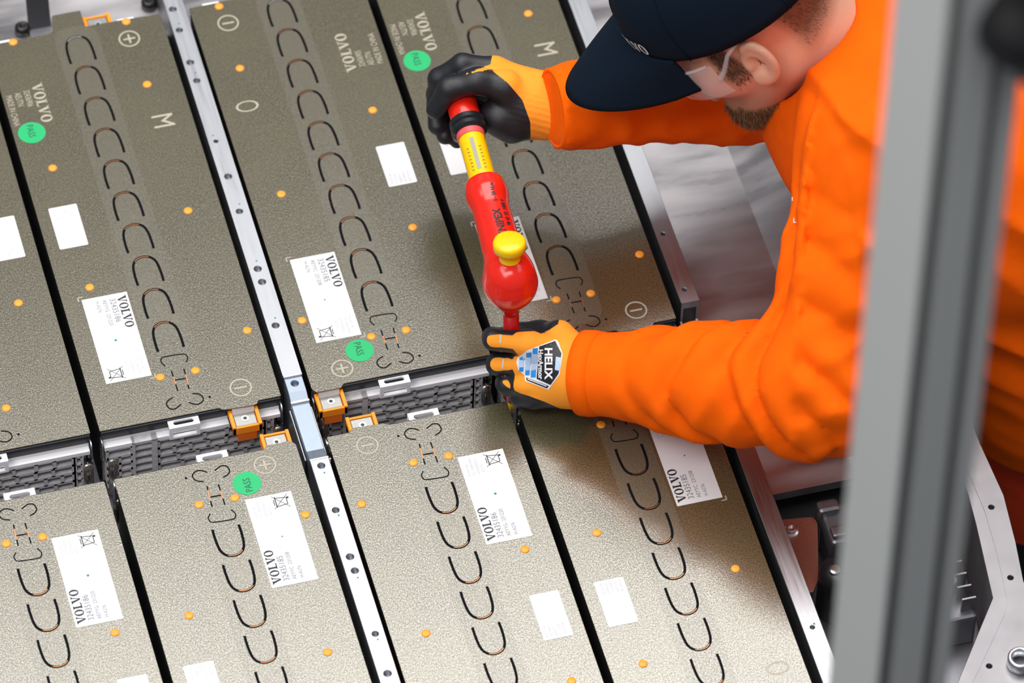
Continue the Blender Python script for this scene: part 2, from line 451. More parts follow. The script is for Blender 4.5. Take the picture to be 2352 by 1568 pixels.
# ================================================================== hall floor, bench, tray
K = 0.9222
W, RG, GG, ROWG, ML, MH = .2075, .0348, .01054, .0691, .5898, .108
FLOOR = -.86
struct(MB().box(-8, 8, -9, 12, FLOOR-.1, FLOOR).build('floor', 'floor_paint'))
pm('wall_paint', (.45, .46, .47), .7, noise=.05, nscale=2)
struct(MB().box(-8, 8, 12, 12.2, FLOOR, 4.6).build('wall_back', 'wall_paint'))
bench = thing('steel_bench', 'dark steel bench carrying the aluminium battery tray', 'bench', (0.1, 0, FLOOR))
b0 = (-.1, 0, -FLOOR)
MB().box(-.80, .70, -.80, .85, -.19, -.1285).build('bench_top', 'bench_steel', bench, b0, bevel=.004)
for x in (-.7, .62):
    for y in (-.7, .72):
        MB().box(x, x+.06, y, y+.06, FLOOR, -.19).build('leg', 'bench_steel', bench, b0)

tray = thing('battery_tray', 'aluminium battery tray with beams and bolted rim around the modules', 'battery tray', (0, 0, -.128))
T0 = (0, 0, .128)
MB().box(-.80, .72, -.80, .85, -.128, -.110).build('base_panel', 'dark_alu', tray, T0)
# --- centre beam, with the lowered middle and drilled holes
def drilled(name, mb, mat, holes, parent, off):
    me = mb.mesh('tmp'); o = bpy.data.objects.new('tmp', me); COL.objects.link(o)
    cb = MB()
    for (x, y, z, r, dep) in holes: cb.lathe([(r, -dep), (r, .01)], (x, y, z), (0, 0, 1), 18)
    cm = cb.mesh('cut'); c = bpy.data.objects.new('cut', cm); COL.objects.link(c)
    md = o.modifiers.new('b', 'BOOLEAN'); md.operation = 'DIFFERENCE'; md.object = c; md.solver = 'EXACT'
    dg = bpy.context.evaluated_depsgraph_get(); dg.update()
    res = bpy.data.meshes.new_from_object(o.evaluated_get(dg)); res.name = name
    bpy.data.objects.remove(o); bpy.data.objects.remove(c)
    for v in res.vertices: v.co += Vector(off)
    res.materials.clear(); res.materials.append(MAT[mat])
    ob = bpy.data.objects.new(name, res); COL.objects.link(ob); ob.parent = parent
    bv = ob.modifiers.new('bevel', 'BEVEL'); bv.width = .0006; bv.segments = 1; bv.limit_method = 'ANGLE'; bv.angle_limit = .7
    return ob
RZ = .005; hw = .0109; xo = .0010
def ysec(poly, x0, x1):                # side profile (y, z) swept across x
    n = len(poly); b = MB()
    return b.prism_dir([(x0, y, z) for y, z in poly], (x1-x0, 0, 0))
hs = []
for (px, py, r) in [(397, 21, .0042), (412, 69, .0038), (437, 143, .0042), (452, 185, .0038), (496, 324, .0024), (524, 405, .0042), (550, 485, .0038), (592, 617, .0042), (602, 647, .0042), (633, 747, .0040)]:
    p = ZP(px, py, RZ); hs.append((p[0], p[1], RZ, r, .008))
rb = drilled('centre_beam', ysec([(.021, -.110), (.80, -.110), (.80, RZ), (.021, RZ)], xo-hw, xo+hw), 'alu_brushed', hs, tray, T0)
hs = []
for (px, py, r) in [(738, 1069, .0040), (771, 1171, .0038), (804, 1278, .0042), (815, 1310, .0040), (862, 1455, .0036), (890, 1546, .0042)]:
    p = ZP(px, py, RZ); hs.append((p[0], p[1], RZ, r, .008))
rf = drilled('centre_beam', ysec([(-.10, -.110), (-.10, RZ), (-.76, RZ), (-.76, -.110)], xo-hw, xo+hw), 'alu_brushed', hs, tray, T0)
hp = ZP(677, 880, .0035)
rm = drilled('saddle_link', ysec([(.0205, -.08), (.0205, .0035), (-.001, .0035), (-.011, -.0005), (-.0135, -.0005), (-.0150, -.0020), (-.082, -.0020), (-.0995, .0035), (-.0995, -.08)], xo-hw+.0006, xo+hw-.0004), 'alu_sky_tint', [(hp[0], hp[1], .0035, .0042, .008)], tray, T0)
# raised bright lips of the saddle
MB().box(xo-hw, xo+hw, .0195, .0225, -.02, RZ+.0012).build('weld_lip', 'bright_metal', rb, T0, bevel=.0004)
MB().box(xo-hw, xo+hw, -.0150, -.0115, -.02, .0012).build('weld_lip', 'bright_metal', rm, T0, bevel=.0005)
MB().box(xo-hw, xo+hw, -.101, -.0985, -.02, RZ+.0004).build('weld_lip', 'bright_metal', rf, T0, bevel=.0004)
for sx in (-1, 1):
    MB().box(xo+sx*(hw+.0003), xo+sx*(hw+.0022), -.088, -.015, -.06, -.010).build('saddle_cheek', 'alu_brushed', rm, T0, bevel=.0005)
for (px, py) in [(411, 54), (449, 167), (489, 311), (550, 468), (589, 599), (632, 730), (745, 1085), (778, 1183), (822, 1326), (868, 1468)]:
    p = ZP(px, py, RZ); MB().disc(p, .0011, RZ-.0002, RZ+.0002, 10).build('paint_dot', 'marker_green', rb if py < 1000 else rf, T0)
# --- side beam right of the last modules
xs0, xs1 = .4535, .4755
def beam_box(y0, y1, z1, t=.0032):
    return MB().box(xs0, xs1, y0, y1, -.110, z1)
hs = []
for (px, py) in [(1523, 537), (1572, 665)]:
    p = ZP(px, py, .003); hs.append((p[0], p[1], .003, .0026, .008))
yb = ZP(1560, 697, .003)[1]
sb = drilled('side_beam', beam_box(yb, .80, .003), 'alu_brushed', hs, tray, T0)
p = ZP(1866, 1440, .003)
sf = drilled('side_beam', beam_box(-.76, -.115, .003), 'alu_brushed', [(p[0], p[1], .003, .0026, .008)], tray, T0)
# hollow end and the open channel in between
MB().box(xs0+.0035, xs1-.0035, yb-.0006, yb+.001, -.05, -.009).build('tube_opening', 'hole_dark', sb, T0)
ch = MB()
for a, c in ((xs0, xs0+.0032), (xs1-.0032, xs1)):
    ch.prism_dir([(a, yb, -.110), (a, yb, -.030), (a, yb-.010, -.036), (a, -.115, -.038), (a, -.115, -.110)], (c-a, 0, 0))
ch.box(xs0+.0032, xs1-.0032, -.115, yb-.001, -.052, -.048)
ch.build('open_channel', 'alu_brushed', tray, T0, bevel=.0005)
for (px, py) in [(1523, 528), (1573, 656), (1870, 1432)]:
    p = ZP(px, py, .003); MB().disc(p, .0013, .0028, .0032, 10).build('paint_dot', 'marker_green', sb if py < 1000 else sf, T0)
# --- deck right of the beam: low panel, then a slope up to the rim
DZ = -.045
xf = ZP(1750, 540, DZ)[0]
MB().box(xs1, xf, -.235, .85, DZ-.012, DZ).build('deck_panel', 'alu_deck', tray, T0)
MB().prism_dir([(xf, -.235, DZ-.012), (xf, -.235, DZ), (.655, -.235, -.012), (.69, -.235, -.012), (.69, -.235, DZ-.012)][::-1], (0, 1.085, 0)).build('sloped_panel', 'alu_deck', tray, T0)
# --- outer rim with bolt holes
rim = [(.7205, .85), (.7215, -.25), (.7245, -.33), (.717, -.395), (.7085, -.448), (.7085, -.80), (.46, -.80), (.5956, -.5611), (.6683, -.4619), (.6816, -.3627), (.686, -.3211), (.690, -.22), (.688, .85)]
hs = []
for (px, py) in [(2277, 1164), (2321, 1326), (2272, 1529)]:
    p = ZP(px, py, 0); hs.append((p[0], p[1], 0, .0032, .01))
rimo = drilled('outer_rim', MB().prism(rim, -.10, 0), 'alu_frame', hs, tray, T0)
ln = [ZP(*q, 0)[:2] for q in [(2180, 980), (2225, 1083), (2263, 1173), (2289, 1262), (2305, 1330), (2313, 1375), (2306, 1410), (2246, 1539), (2226, 1580)]]
MB().ribbon(ln, .0016, -.0004, .0006).build('seal_bead', 'alu_frame', rimo, T0)
p = ZP(2344, 1517, .006)
MB().lathe([(.0095, -.008), (.0145, -.008), (.0145, .012), (.0130, .014), (.0095, .013), (.0090, -.006)], (p[0], p[1], 0), (0, 0, 1), 28, caps=False).build('rim_bushing', 'bright_metal', rimo, T0, smooth=True)
MB().disc((p[0], p[1]), .0092, .0002, .002, 24).build('bushing_floor', 'hole_dark', rimo, T0)
# --- low floor panels beyond the modules (upper left of the view)
MB().box(-.80, xs1, ML+.004, .85, -.060, -.046).build('rear_panel', 'alu_deck', tray, T0)
MB().box(-.80, .685, .80, .86, -.11, .0).build('rear_wall', 'alu_frame', tray, T0)
MB().box(-.80, .455, -.80, -.77, -.11, .0).build('front_wall', 'alu_frame', tray, T0)
MB().box(-.80, -.77, -.77, .80, -.11, .0).build('end_wall', 'alu_frame', tray, T0)

# bracket, hose and stud behind the far left module
p = ZP(95, 78, -.046)
br = thing('hose_bracket', 'upright dark sheet metal bracket with a painted white slot highlight behind the far module tab', 'bracket', (p[0], p[1], -.046))
pr = [(-.0135, 0), (.0135, 0), (.0135, .048), (.010, .056), (.004, .060), (-.004, .060), (-.010, .056), (-.0135, .048)]
MB().prism_dir([(a, 0.006+.22*c, c) for a, c in pr], (0, .003, 0)).build('plate', 'dark_alu', br, bevel=.0006)
MB().box(-.0135, .0135, -.012, .008, 0, .003).build('foot', 'dark_alu', br)
MB().prism_dir([(a, .0045+.22*c, c) for a, c in [(-.007, .049), (.007, .049), (.007, .0515), (-.007, .0515)]], (0, .0012, 0)).build('slot', 'paper', br)  # white strip paints the highlight at the slot
for (px, py, nm, lb) in [(52, 72, 'rubber_grommet', 'black rubber grommet left of the sheet metal bracket'), (342, 14, 'rubber_grommet', 'black rubber grommet beside the far end of the centre beam')]:
    p = ZP(px, py, -.046); g_ = MB().lathe([(.009, 0), (.009, .008), (.006, .011), (.003, .011), (.003, .004)], (0, 0, 0), (0, 0, 1), 18).build(nm, 'rubber', smooth=True)
    g_.location = (p[0], p[1], -.046); tag(g_, lb, 'grommet')

# ================================================================== battery modules
OZ = (0, 0, MH)
def rounded(poly, r, n=4):
    out = []; m = len(poly)
    for i in range(m):
        p0, p1, p2 = [np.array(poly[j], float) for j in ((i-1) % m, i, (i+1) % m)]
        a, c = p0-p1, p2-p1; la, lc = np.linalg.norm(a), np.linalg.norm(c); rr = min(r, la*.45, lc*.45)
        q0, q2 = p1+a/la*rr, p1+c/lc*rr
        for k in range(n+1):
            t = k/n; out.append(tuple((1-t)**2*q0+2*t*(1-t)*p1+t*t*q2))
    return out
def catmull(pts, n=6):
    P = [np.array(p, float) for p in pts]; P = [2*P[0]-P[1]]+P+[2*P[-1]-P[-2]]; out = []
    for i in range(1, len(P)-2):
        for k in range(n):
            t = k/n; out.append(.5*((2*P[i])+(-P[i-1]+P[i+1])*t+(2*P[i-1]-5*P[i]+4*P[i+1]-P[i+2])*t*t+(-P[i-1]+3*P[i]-3*P[i+1]+P[i+2])*t**3))
    out.append(P[-2]); return out
SZ0, SZ1 = .0, .00025                 # printed and cut marks sit this much proud of the plate
def terminal(root, u0_, u1_, sgn, vbase):
    """orange framed terminal; sgn=-1 reaches out of the lettered end, +1 out of the other end"""
    y = lambda d: vbase+sgn*d
    def bx(b, x0, x1, d0, d1, z0, z1):
        ya, yb_ = sorted((y(d0), y(d1))); return b.box(x0, x1, ya, yb_, z0, z1)
    f = MB(); bx(f, u0_, u0_+.0042, -.002, .0265, -.020, -.0065); bx(f, u1_-.0042, u1_, -.002, .0265, -.020, -.0065); bx(f, u0_, u1_, .0235, .0265, -.020, -.0085)
    bx(f, u0_, u1_, -.002, .0235, -.020, -.0125)
    t = f.build('terminal', 'orange_plastic', root, OZ, bevel=.0006)
    f = MB(); bx(f, u0_+.006, u1_-.006, .0225, .0255, -.034, -.020); f.build('terminal_skirt', 'orange_deep', t, OZ, bevel=.0006)
    um = (u0_+u1_)/2
    b = MB(); bx(b, u0_+.005, u1_-.005, .004, .0228, -.0125, -.0095); b.build('busbar', 'busbar', t, OZ, bevel=.0004)
    b = MB(); b.prism_dir([(u0_+.0045, y(-.003), -.0012), (u0_+.0045, y(.003), -.0020), (u0_+.0045, y(.006), -.0095), (u0_+.0045, y(.003), -.0095), (u0_+.0045, y(-.003), -.004)], (u1_-u0_-.009, 0, 0))
    b.build('busbar_riser', 'cast_light', t, OZ)
    c = (um, y(.0135))
    b = MB().ring(c, .0022, .0042, -.0096, -.0090, 24); b.build('threaded_insert', 'bright_metal', t, OZ)
    b = MB().disc(c, .0023, -.0096, -.0093, 16); b.build('bolt_hole', 'hole_dark', t, OZ)
def end_casting(root):
    # brick-pattern cast end plate: ribs over a back sheet
    b = MB(); d0, d1 = -.0085, .013
    b.box(.004, W-.004, .012, .016, -.106, -.022)
    zr = [-.0265-.0142*i for i in range(6)]
    t = .0021
    for z in zr: b.box(.0625, .187, d0, d1, z-t, z+t)
    cols = [[.0640, .0915, .1175, .1430, .1640, .1855], [.0640, .0825, .1010, .1210, .1420, .1620, .1855], [.0640, .0870, .1090, .1310, .1530, .1720, .1855]]
    for i in range(5):
        for x in cols[i % 3]: b.box(x-t, x+t, d0, d1, zr[i+1], zr[i])
    b.box(.0345, .0375, d0-.002, d1, -.106, -.0195); b.box(.0565, .0628, d0-.002, d1, -.106, -.0195); b.box(.0345, .0628, d0-.002, d1, -.023, -.0195)
    for i in range(6): b.box(.036, .058, d0-.001, d1, -.035-.0125*i, -.0325-.0125*i)
    for z in (-.0270, -.0420, -.0545, -.067, -.080, -.093): b.box(.005, .036, d0, d1, z-t, z+t)
    b.box(.004, .0075, d0, d1, -.044, -.0265); b.box(.0185, .0215, d0, d1, -.106, -.042); b.box(.0325, .0355, d0, d1, -.106, -.0265)
    b.box(.1855, .1890, d0, d1, -.106, -.0265); b.box(.1935, .197, d0, d1, -.106, -.0265)
    for i in range(6): b.box(.188, .195, d0, d1, -.030-.013*i, -.0275-.013*i)
    e = b.build('end_casting', 'cast_grey', root, OZ)
    b = MB().box(.003, W-.003, -.0088, .002, -.0265, -.0205); b.build('end_ledge', 'white_bracket', e, OZ, bevel=.0003)
    b = MB().box(.003, W-.003, -.0012, .002, -.0206, -.0160); b.build('end_strip', 'cast_light', e, OZ)
    b = MB().box(.001, W-.001, -.0020, .004, -.0065, -.0018); b.box(.002, W-.002, -.0006, .004, -.0160, -.0065); b.build('edge_gasket', 'navy_plastic', root, OZ, bevel=.0004)
    for x in (.012, W-.006):
        MB().lathe([(.0068, -.106), (.0068, -.0455)], (x, -.0045, 0), (0, 0, 1), 20).build('corner_tube', 'steel_tube', root, OZ, smooth=True)
    # bright side straps with a rounded nose
    for x in (.0002, W-.0014):
        pr = rounded([(.004, -.012), (-.0095, -.012), (-.0105, -.040), (-.001, -.052), (.004, -.052)], .008, 5)
        MB().prism_dir([(x, a, c) for a, c in pr], (.0012, 0, 0)).build('side_strap', 'bright_metal', root, OZ)
def lifting_lug(root, u0_, u1_, sgn, vbase):
    y = lambda d: vbase+sgn*d
    um = (u0_+u1_)/2; n = 10
    hole = [(um+.0088*(1 if k < n else -1)+.0030*math.cos(-PI/2+PI*k/(n-1) if k < n else PI/2+PI*(k-n)/(n-1)), .0062+.0030*math.sin(-PI/2+PI*k/(n-1) if k < n else PI/2+PI*(k-n)/(n-1))) for k in range(2*n)]
    outer = []
    for hx, hy in hole:                 # outer rectangle point for each slot point
        dx, dy = hx-um, hy-.0062; s = min((u1_-um)/max(abs(dx), 1e-9), .0068/max(abs(dy), 1e-9)); outer.append((um+dx*s, .0062+dy*s))
    m = 2*n; b = MB(); vs = [(x_, y(d_), z_) for z_ in (-.0065, -.0035) for (x_, d_) in outer+hole]
    fs = []
    for k in range(m):
        j = (k+1) % m
        fs += [(2*m+k, 2*m+j, 3*m+j, 3*m+k), (k, m+k, m+j, j), (k, j, 2*m+j, 2*m+k), (m+k, 3*m+k, 3*m+j, m+j)]
    b.add(vs, fs)
    def bx(x0, x1, d0, d1, z0, z1):
        ya, yb_ = sorted((y(d0), y(d1))); b.box(x0, x1, ya, yb_, z0, z1)
    bx(u0_, u0_+.004, .0095, .0130, -.0235, -.0036); bx(u1_-.004, u1_, .0095, .0130, -.0235, -.0036)
    bx(u0_+.004, u1_-.004, .0100, .0130, -.0100, -.0036)
    bx(u0_+.004, u1_-.004, .0075, .0130, -.0235, -.0205)
    o = b.build('lifting_lug', 'white_bracket', root, OZ)
    return o

ucurve = [(.0962, .1330), (.0958, .1450), (.0966, .1600), (.0992, .1690), (.1045, .1745), (.1120, .1765), (.1195, .1745), (.1248, .1690), (.1274, .1600), (.1284, .1450), (.1283, .1330)]
def make_module(kind):
    A = kind == 'A'
    root = thing('battery_module', 'x', 'battery module')
    # cover plate outline
    if A: fr = [(0, 0), (.1364, 0), (.1406, -.0036), (.1745, -.0055), (.1795, -.0036), (.181, 0), (W, 0)]
    else: fr = [(0.0005, .0017), (.0049, -.005), (.0330, -.005), (.0372, 0), (W, 0)]
    fr = [(a, b) for a, b in fr]
    bk = [(W, ML), (.152, ML+.0015), (.1175, ML+.0015), (.1175, ML+.0275), (.0835, ML+.0275), (.0795, ML+.003), (.073, ML), (0, ML)]
    if not A: bk = [(W-a, b) for a, b in bk][::-1]
    pl = rounded(fr+bk, .0016, 2)
    MB().prism(pl, -.0015, 0).build('cover_plate', 'mica', root, OZ, bevel=.0003)
    MB().box(.0008, W-.0008, .017, ML-.003, -MH, -.0018).build('housing', 'gap_black', root, OZ)
    end_casting(root)
    lifting_lug(root, .0765, .1115, -1, 0)
    if A: terminal(root, .1455, .1795, -1, -.0005)
    else: terminal(root, .0025, .0355, -1, -.0005)
    # far end: terminal beside the plate tab, white tabs
    ut = (.1185, .1510) if A else (W-.1510, W-.1185)
    terminal(root, ut[0], ut[1], 1, ML-.004)
    for x in ((.008, .156) if A else (.0165, .17)):
        MB().box(x, x+.020, ML, ML+.0035, -.008, -.0006).build('end_tab', 'white_bracket', root, OZ, bevel=.0004)
    # clear tape over the slots
    tp = rounded([(.084*K, .018), (.141*K, .018), (.141*K, .645*K), (.084*K, .645*K)], .024, 8)
    MB().prism(tp, .00002, .00010).build('tape_strip', 'tape_clear', root, OZ)
    # U slots
    um = catmull([(a*K, b*K) for a, b in ucurve], 4)
    base_apex = .1765*K
    for i in range(10):
        dv = .1347-base_apex+.0494*i
        if i == 9: dv -= .0012
        pts = [(a, b+dv) for a, b in um]
        MB().ribbon(pts, .0029, .0001, .0001+SZ1).build('slot', 'slit', root, OZ)
        k0, k1 = 13, 25
        arc = [np.array(p) for p in pts[k0:k1]]; c = np.mean(arc, 0)-np.array([0, .004]); arc = [c+(p-c)*.955 for p in arc]
        MB().ribbon(arc, .0007, .0001, .00015+SZ1).build('copper_edge', 'slit_silver' if i == 9 else 'copper', root, OZ)
    s = lambda L_: [(a*K, b*K) for a, b in L_]
    for nm, L_, w_ in [('slot', s([(.0994, .0785), (.0962, .0853), (.0968, .0896), (.1011, .0930), (.1234, .0919), (.1280, .0892), (.1288, .0838), (.1254, .0784)]), .0012),
                       ('slot', s([(.0973, .0292), (.0905, .0258), (.0876, .021), (.0894, .0139), (.0957, .0117), (.1047, .0167)]), .0013),
                       ('slot', s([(.1215, .0295), (.1301, .0258), (.1325, .0175), (.1269, .0123), (.1209, .0126), (.1142, .017)]), .0013)]:
        MB().ribbon(catmull(L_), w_, .0001, .0001+SZ1).build(nm, 'slit', root, OZ)
    h = MB()
    for a, c in (((.1051, .0697), (.1054, .0379)), ((.1206, .0692), (.1194, .0373)), ((.1058, .0546), (.1200, .0543))):
        h.ribbon(s([a, c]), .0014, .0001, .0001+SZ1)
    hh = h.build('h_slot', 'slit', root, OZ)
    h = MB()
    for a, c in (((.1052, .060), (.1053, .048)), ((.1203, .060), (.1198, .044))): h.ribbon(s([a, c]), .0012, .0002, .0002+SZ1)
    h.build('copper_edge', 'copper', hh, OZ)
    MB().disc((.1407*K, .0194*K), .0014, 0, SZ1, 12).build('vent_hole', 'slit', root, OZ)
    # orange pins
    dA = [(.0331, .6369), (.1801, .6364), (.1817, .5267), (.036, .4201), (.1835, .3118), (.038, .2214), (.2093, .1085), (.0897, .0635), (.1335, .063)]
    dB = [(.0379, .6334), (.1850, .6345), (.0389, .5249), (.1844, .4166), (.0394, .31), (.1845, .2185), (.0154, .1075), (.0912, .0625), (.1351, .0621)]
    pin = None
    for (a, c) in (dA if A else dB):
        q = MB().lathe([(.0051, 0), (.0050, .0006), (.0038, .0013), (.0018, .0016), (.0003, .0017)], (a*K, c*K, 0), (0, 0, 1), 20, caps=False)
        q.build('orange_pin', 'pin_orange', root, OZ, smooth=True)
    # printed symbols
    def symbol(c, plus):
        b = MB().ring(c, .0108, .0126, .00005, SZ1)
        b.ribbon([(c[0]-.0070, c[1]), (c[0]+.0070, c[1])], .0022, .00005, SZ1)
        if plus: b.ribbon([(c[0], c[1]-.0070), (c[0], c[1]+.0070)], .0022, .00005, SZ1+.00002)
        b.build('printed_plus' if plus else 'printed_minus', 'print_cream', root, OZ)
    if A: symbol((.1773*K, .6073*K), True); symbol((.1805*K, .0241*K), False)
    else: symbol((.0425*K, .6031*K), False); symbol((.0444*K, .023*K), True)
    DN, UPD = (0, -1), (1, 0)             # text running towards the lettered end
    if A:
        b = MB(); put_text(b, 'M', .036, (.1878*K-.0125, .4616*K+.0128), DN, UPD, SZ1, .82); b.build('printed_letter', 'print_cream', root, OZ)
        b = MB(); put_serif(b, 'VOLVO', .0130, (.0395*K, .5610*K), DN, UPD, SZ1)
        for i, (tx, off) in enumerate((('32436906', .0022), ('AEUTN', .0040), ('MADE IN CHINA', .0058))):
            put_text(b, tx, .0105, (.0395*K-.0108*(i+1), .5560*K-off*.9), DN, UPD, SZ1, .62)
        b.build('printed_origin', 'print_cream', root, OZ)
    else:
        MB().ring((.0328*K, .4609*K), .0108, .0134, .00005, SZ1, ry=.62).build('printed_letter', 'print_cream', root, OZ)
        b = MB(); put_serif(b, 'VOLVO', .0130, (.1825*K, .4860*K), (0, 1), (-1, 0), SZ1)
        for i, tx in enumerate(('32436905', 'AEUTN', 'MADE IN CHINA')):
            put_text(b, tx, .0105, (.1825*K+.0108*(i+1), .4900*K), (0, 1), (-1, 0), SZ1, .62)
        b.build('printed_origin', 'print_cream', root, OZ)
    # corner marks around the big label
    for (c, du, dv) in (((.0200*K, .2085*K), 1, -1), ((.0842*K, .0645*K), -1, 1)):
        b = MB(); b.ribbon([(c[0], c[1]+dv*.006), (c[0], c[1]-dv*.0006)], .0013, .00005, SZ1); b.ribbon([(c[0]-du*.0006, c[1]), (c[0]+du*.006, c[1])], .0013, .00005, SZ1)
        b.build('printed_corner_mark', 'print_cream', root, OZ)
    # big white label
    u0_, u1_, v0_, v1_ = .0237*K, .0804*K, .0685*K, .2040*K
    lab = MB().box(u0_, u1_, v0_, v1_, .0001, .00035).build('label', 'paper', root, OZ)
    ZT = .00042
    b = MB(); put_serif(b, 'VOLVO', .0100, (u1_-.0125, v1_-.0050), DN, UPD, ZT); b.build('brand_lettering', 'ink', lab, OZ)
    b = MB()
    put_text(b, '32435186' if A else '32435185', .0098, (u1_-.0215, v1_-.0060), DN, UPD, ZT, .90)
    put_text(b, 'AEYYG  231220' if A else 'AEYYC  231208', .0064, (u1_-.0295, v1_-.0060), DN, UPD, ZT, .9)
    put_text(b, 'H-A276', .0058, (u1_-.0375, v1_-.0062), DN, UPD, ZT, .9)
    b.build('part_number', 'ink_mid', lab, OZ)
    b = MB()
    for i, tx in enumerate(('P32435186', '7D1 M0N7090', '00700000012', 'AEYYG')): put_text(b, tx, .0046, (u1_-.0085-.0055*i, v0_+.0295-.0008*i), DN, UPD, ZT, .85)
    b.build('small_print', 'ink_grey', lab, OZ)
    # crossed-out wheeled bin
    b = MB(); c = np.array([u0_+.0145, v0_+.0120])
    def ln_(a, d, w_=.0006): b.ribbon([(c[0]+p_[1], c[1]-p_[0]) for p_ in (a, d)], w_, .00035, ZT)
    ln_((-.009, .009), (.009, -.009)); ln_((-.009, -.009), (.009, .009))
    ln_((-.006, .005), (-.0045, -.007), .0009); ln_((.006, .005), (.0045, -.007), .0009); ln_((-.0045, -.007), (.0045, -.007), .0009); ln_((-.0075, .0055), (.0075, .0055), .0011); ln_((-.004, .0075), (.004, .0075), .0009)
    b.disc((c[0]-.0085, c[1]-.004), .0014, .00035, ZT, 12)
    b.build('bin_symbol', 'ink', lab, OZ)
    MB().disc((u0_+.0245, v1_-.066), .0016 if A else .0010, .0003, ZT, 12).build('ink_dot', 'marker_green', lab, OZ)
    # small sticker
    su0, su1 = (.0158*K, .0518*K) if A else (.1724*K, .2090*K)
    sv0, sv1 = .2885*K, .3565*K
    st = MB().prism(rounded([(su0, sv0), (su1, sv0), (su1, sv1), (su0, sv1)], .002, 3), .0001, .00035).build('sticker', 'paper', root, OZ)
    b = MB()
    vs_ = sv1-.003 if A else sv0+.003
    for i, tx in enumerate(('P32435186', 'T231220A', 'S0000731', '7D1M0N7', 'AEYYG-06')):
        x_ = su0+.006+.0052*i
        if A: put_text(b, tx, .0046, (x_, vs_), DN, UPD, ZT, .8)
        else: put_text(b, tx, .0046, (x_+.001, vs_), (0, 1), (-1, 0), ZT, .8)
    b.build('small_print', 'ink_grey', st, OZ)
    # round PASS sticker
    c = (.0233*K, .4831*K) if A else (.0719*K, .0448*K)
    ps = MB().disc(c, .0160, .0001, .0003, 40).build('pass_sticker', 'pass_green', root, OZ)
    b = MB(); put_text(b, 'PASS', .0115, (c[0]-.0042, c[1]+.0125), DN, UPD, ZT, .82); b.build('pass_lettering', 'pass_ink', ps, OZ)
    return root
def dup(root, loc, rz, label):
    r = root.copy(); COL.objects.link(r); r.location = loc; r.rotation_euler = (0, 0, rz); r['label'] = label
    for chd in list(root.children):
        c = chd.copy(); COL.objects.link(c); c.parent = r
        for g_ in chd.children:
            d = g_.copy(); COL.objects.link(d); d.parent = c
    return r
XL = {2: -RG/2-W, 3: RG/2, 4: RG/2+W+GG, 1: -RG/2-2*W-GG}
protoA, protoB = make_module('A'), make_module('B')
def place(proto, first, col, front, label):
    if front: loc, rz = (XL[col]+W, -ROWG, -MH), PI
    else: loc, rz = (XL[col], 0, -MH), 0.0
    if first:
        proto.location = loc; proto.rotation_euler = (0, 0, rz); proto['label'] = label; o = proto
    else: o = dup(proto, loc, rz, label)
    o['group'] = 'battery modules in the tray'
place(protoA, True, 2, False, 'olive battery module, printed M, whose PASS sticker and hose bracket lie by its far end')
place(protoB, True, 3, False, 'olive battery module between centre beam and wrench, PASS sticker beside its plus sign')
place(protoA, False, 4, False, 'olive battery module under the wrench, cap brim and right arm of the worker')
place(protoB, False, 1, False, 'olive battery module left of the module with M, cut off by the frame')
place(protoA, False, 1, True, 'olive battery module labelled 32435186, cut off beside the module with PASS above its label')
place(protoB, False, 2, True, 'olive battery module with green PASS sticker above its white label, beside the centre beam')
place(protoA, False, 3, True, 'olive battery module labelled 32435186 between the centre beam and the module under the forearm')
place(protoB, False, 4, True, 'olive battery module under the worker\'s left forearm, beside the side beam')

# ================================================================== fittings in the right-hand pocket of the tray
PZ = -.11
def at_pocket(px, py, z): return ZP(px, py, z)
# bolted metal plate, orange clothing's reflection painted into its colour
p0 = ZP(1850, 1260, -.055)
fp = thing('mounting_plate', 'metal mounting plate with a painted-in orange reflection and a bolt, beside the side beam', 'plate', (p0[0], p0[1], PZ))
q = [ZP(*a, -.055) for a in [(1800, 1192), (1868, 1186), (1878, 1200), (1880, 1330), (1866, 1362), (1830, 1330)]]
q = [(max(xs1+.001, a[0])-p0[0], a[1]-p0[1]) for a in q]
q += [(xs1+.001-p0[0], q[-1][1]), (xs1+.001-p0[0], q[0][1])]
MB().prism(rounded(q[:5]+q[6:], .004, 3), -.058-PZ, -.055-PZ).build('plate', 'plate_reflect_red', fp, bevel=.0006)
for (dx, dy) in ((-.004, .03), (.0, -.04)): MB().lathe([(.006, 0), (.006, -.058-PZ)], (dx, dy, 0), (0, 0, 1), 14).build('standoff', 'dark_alu', fp)
pb = ZP(1817, 1217, -.052); c = (pb[0]-p0[0], pb[1]-p0[1], -.055-PZ)
bo = MB().lathe([(.0085, 0), (.0085, .0016), (.006, .0024), (.006, .0072), (.0052, .008), (.003, .008), (.003, .005), (.0003, .005)], c, (0, 0, 1), 20).build('bolt', 'bright_metal', fp, smooth=False); autosmooth(bo)
# grey cast block behind it
pb = ZP(1905, 1165, -.05)
cb = thing('cast_block', 'grey cast block with a ribbed corner behind the bolted mounting plate', 'casting', (pb[0], pb[1], PZ))
MB().box(-.012, .09, -.05, .004, 0, .060).build('body', 'dark_alu', cb, bevel=.005)
MB().box(-.016, .01, -.012, .006, 0, .070).build('corner_rib', 'alu_frame', cb, bevel=.005)
MB().box(-.010, .03, -.046, -.030, .060, .068).build('pad', 'alu_frame', cb, bevel=.003)
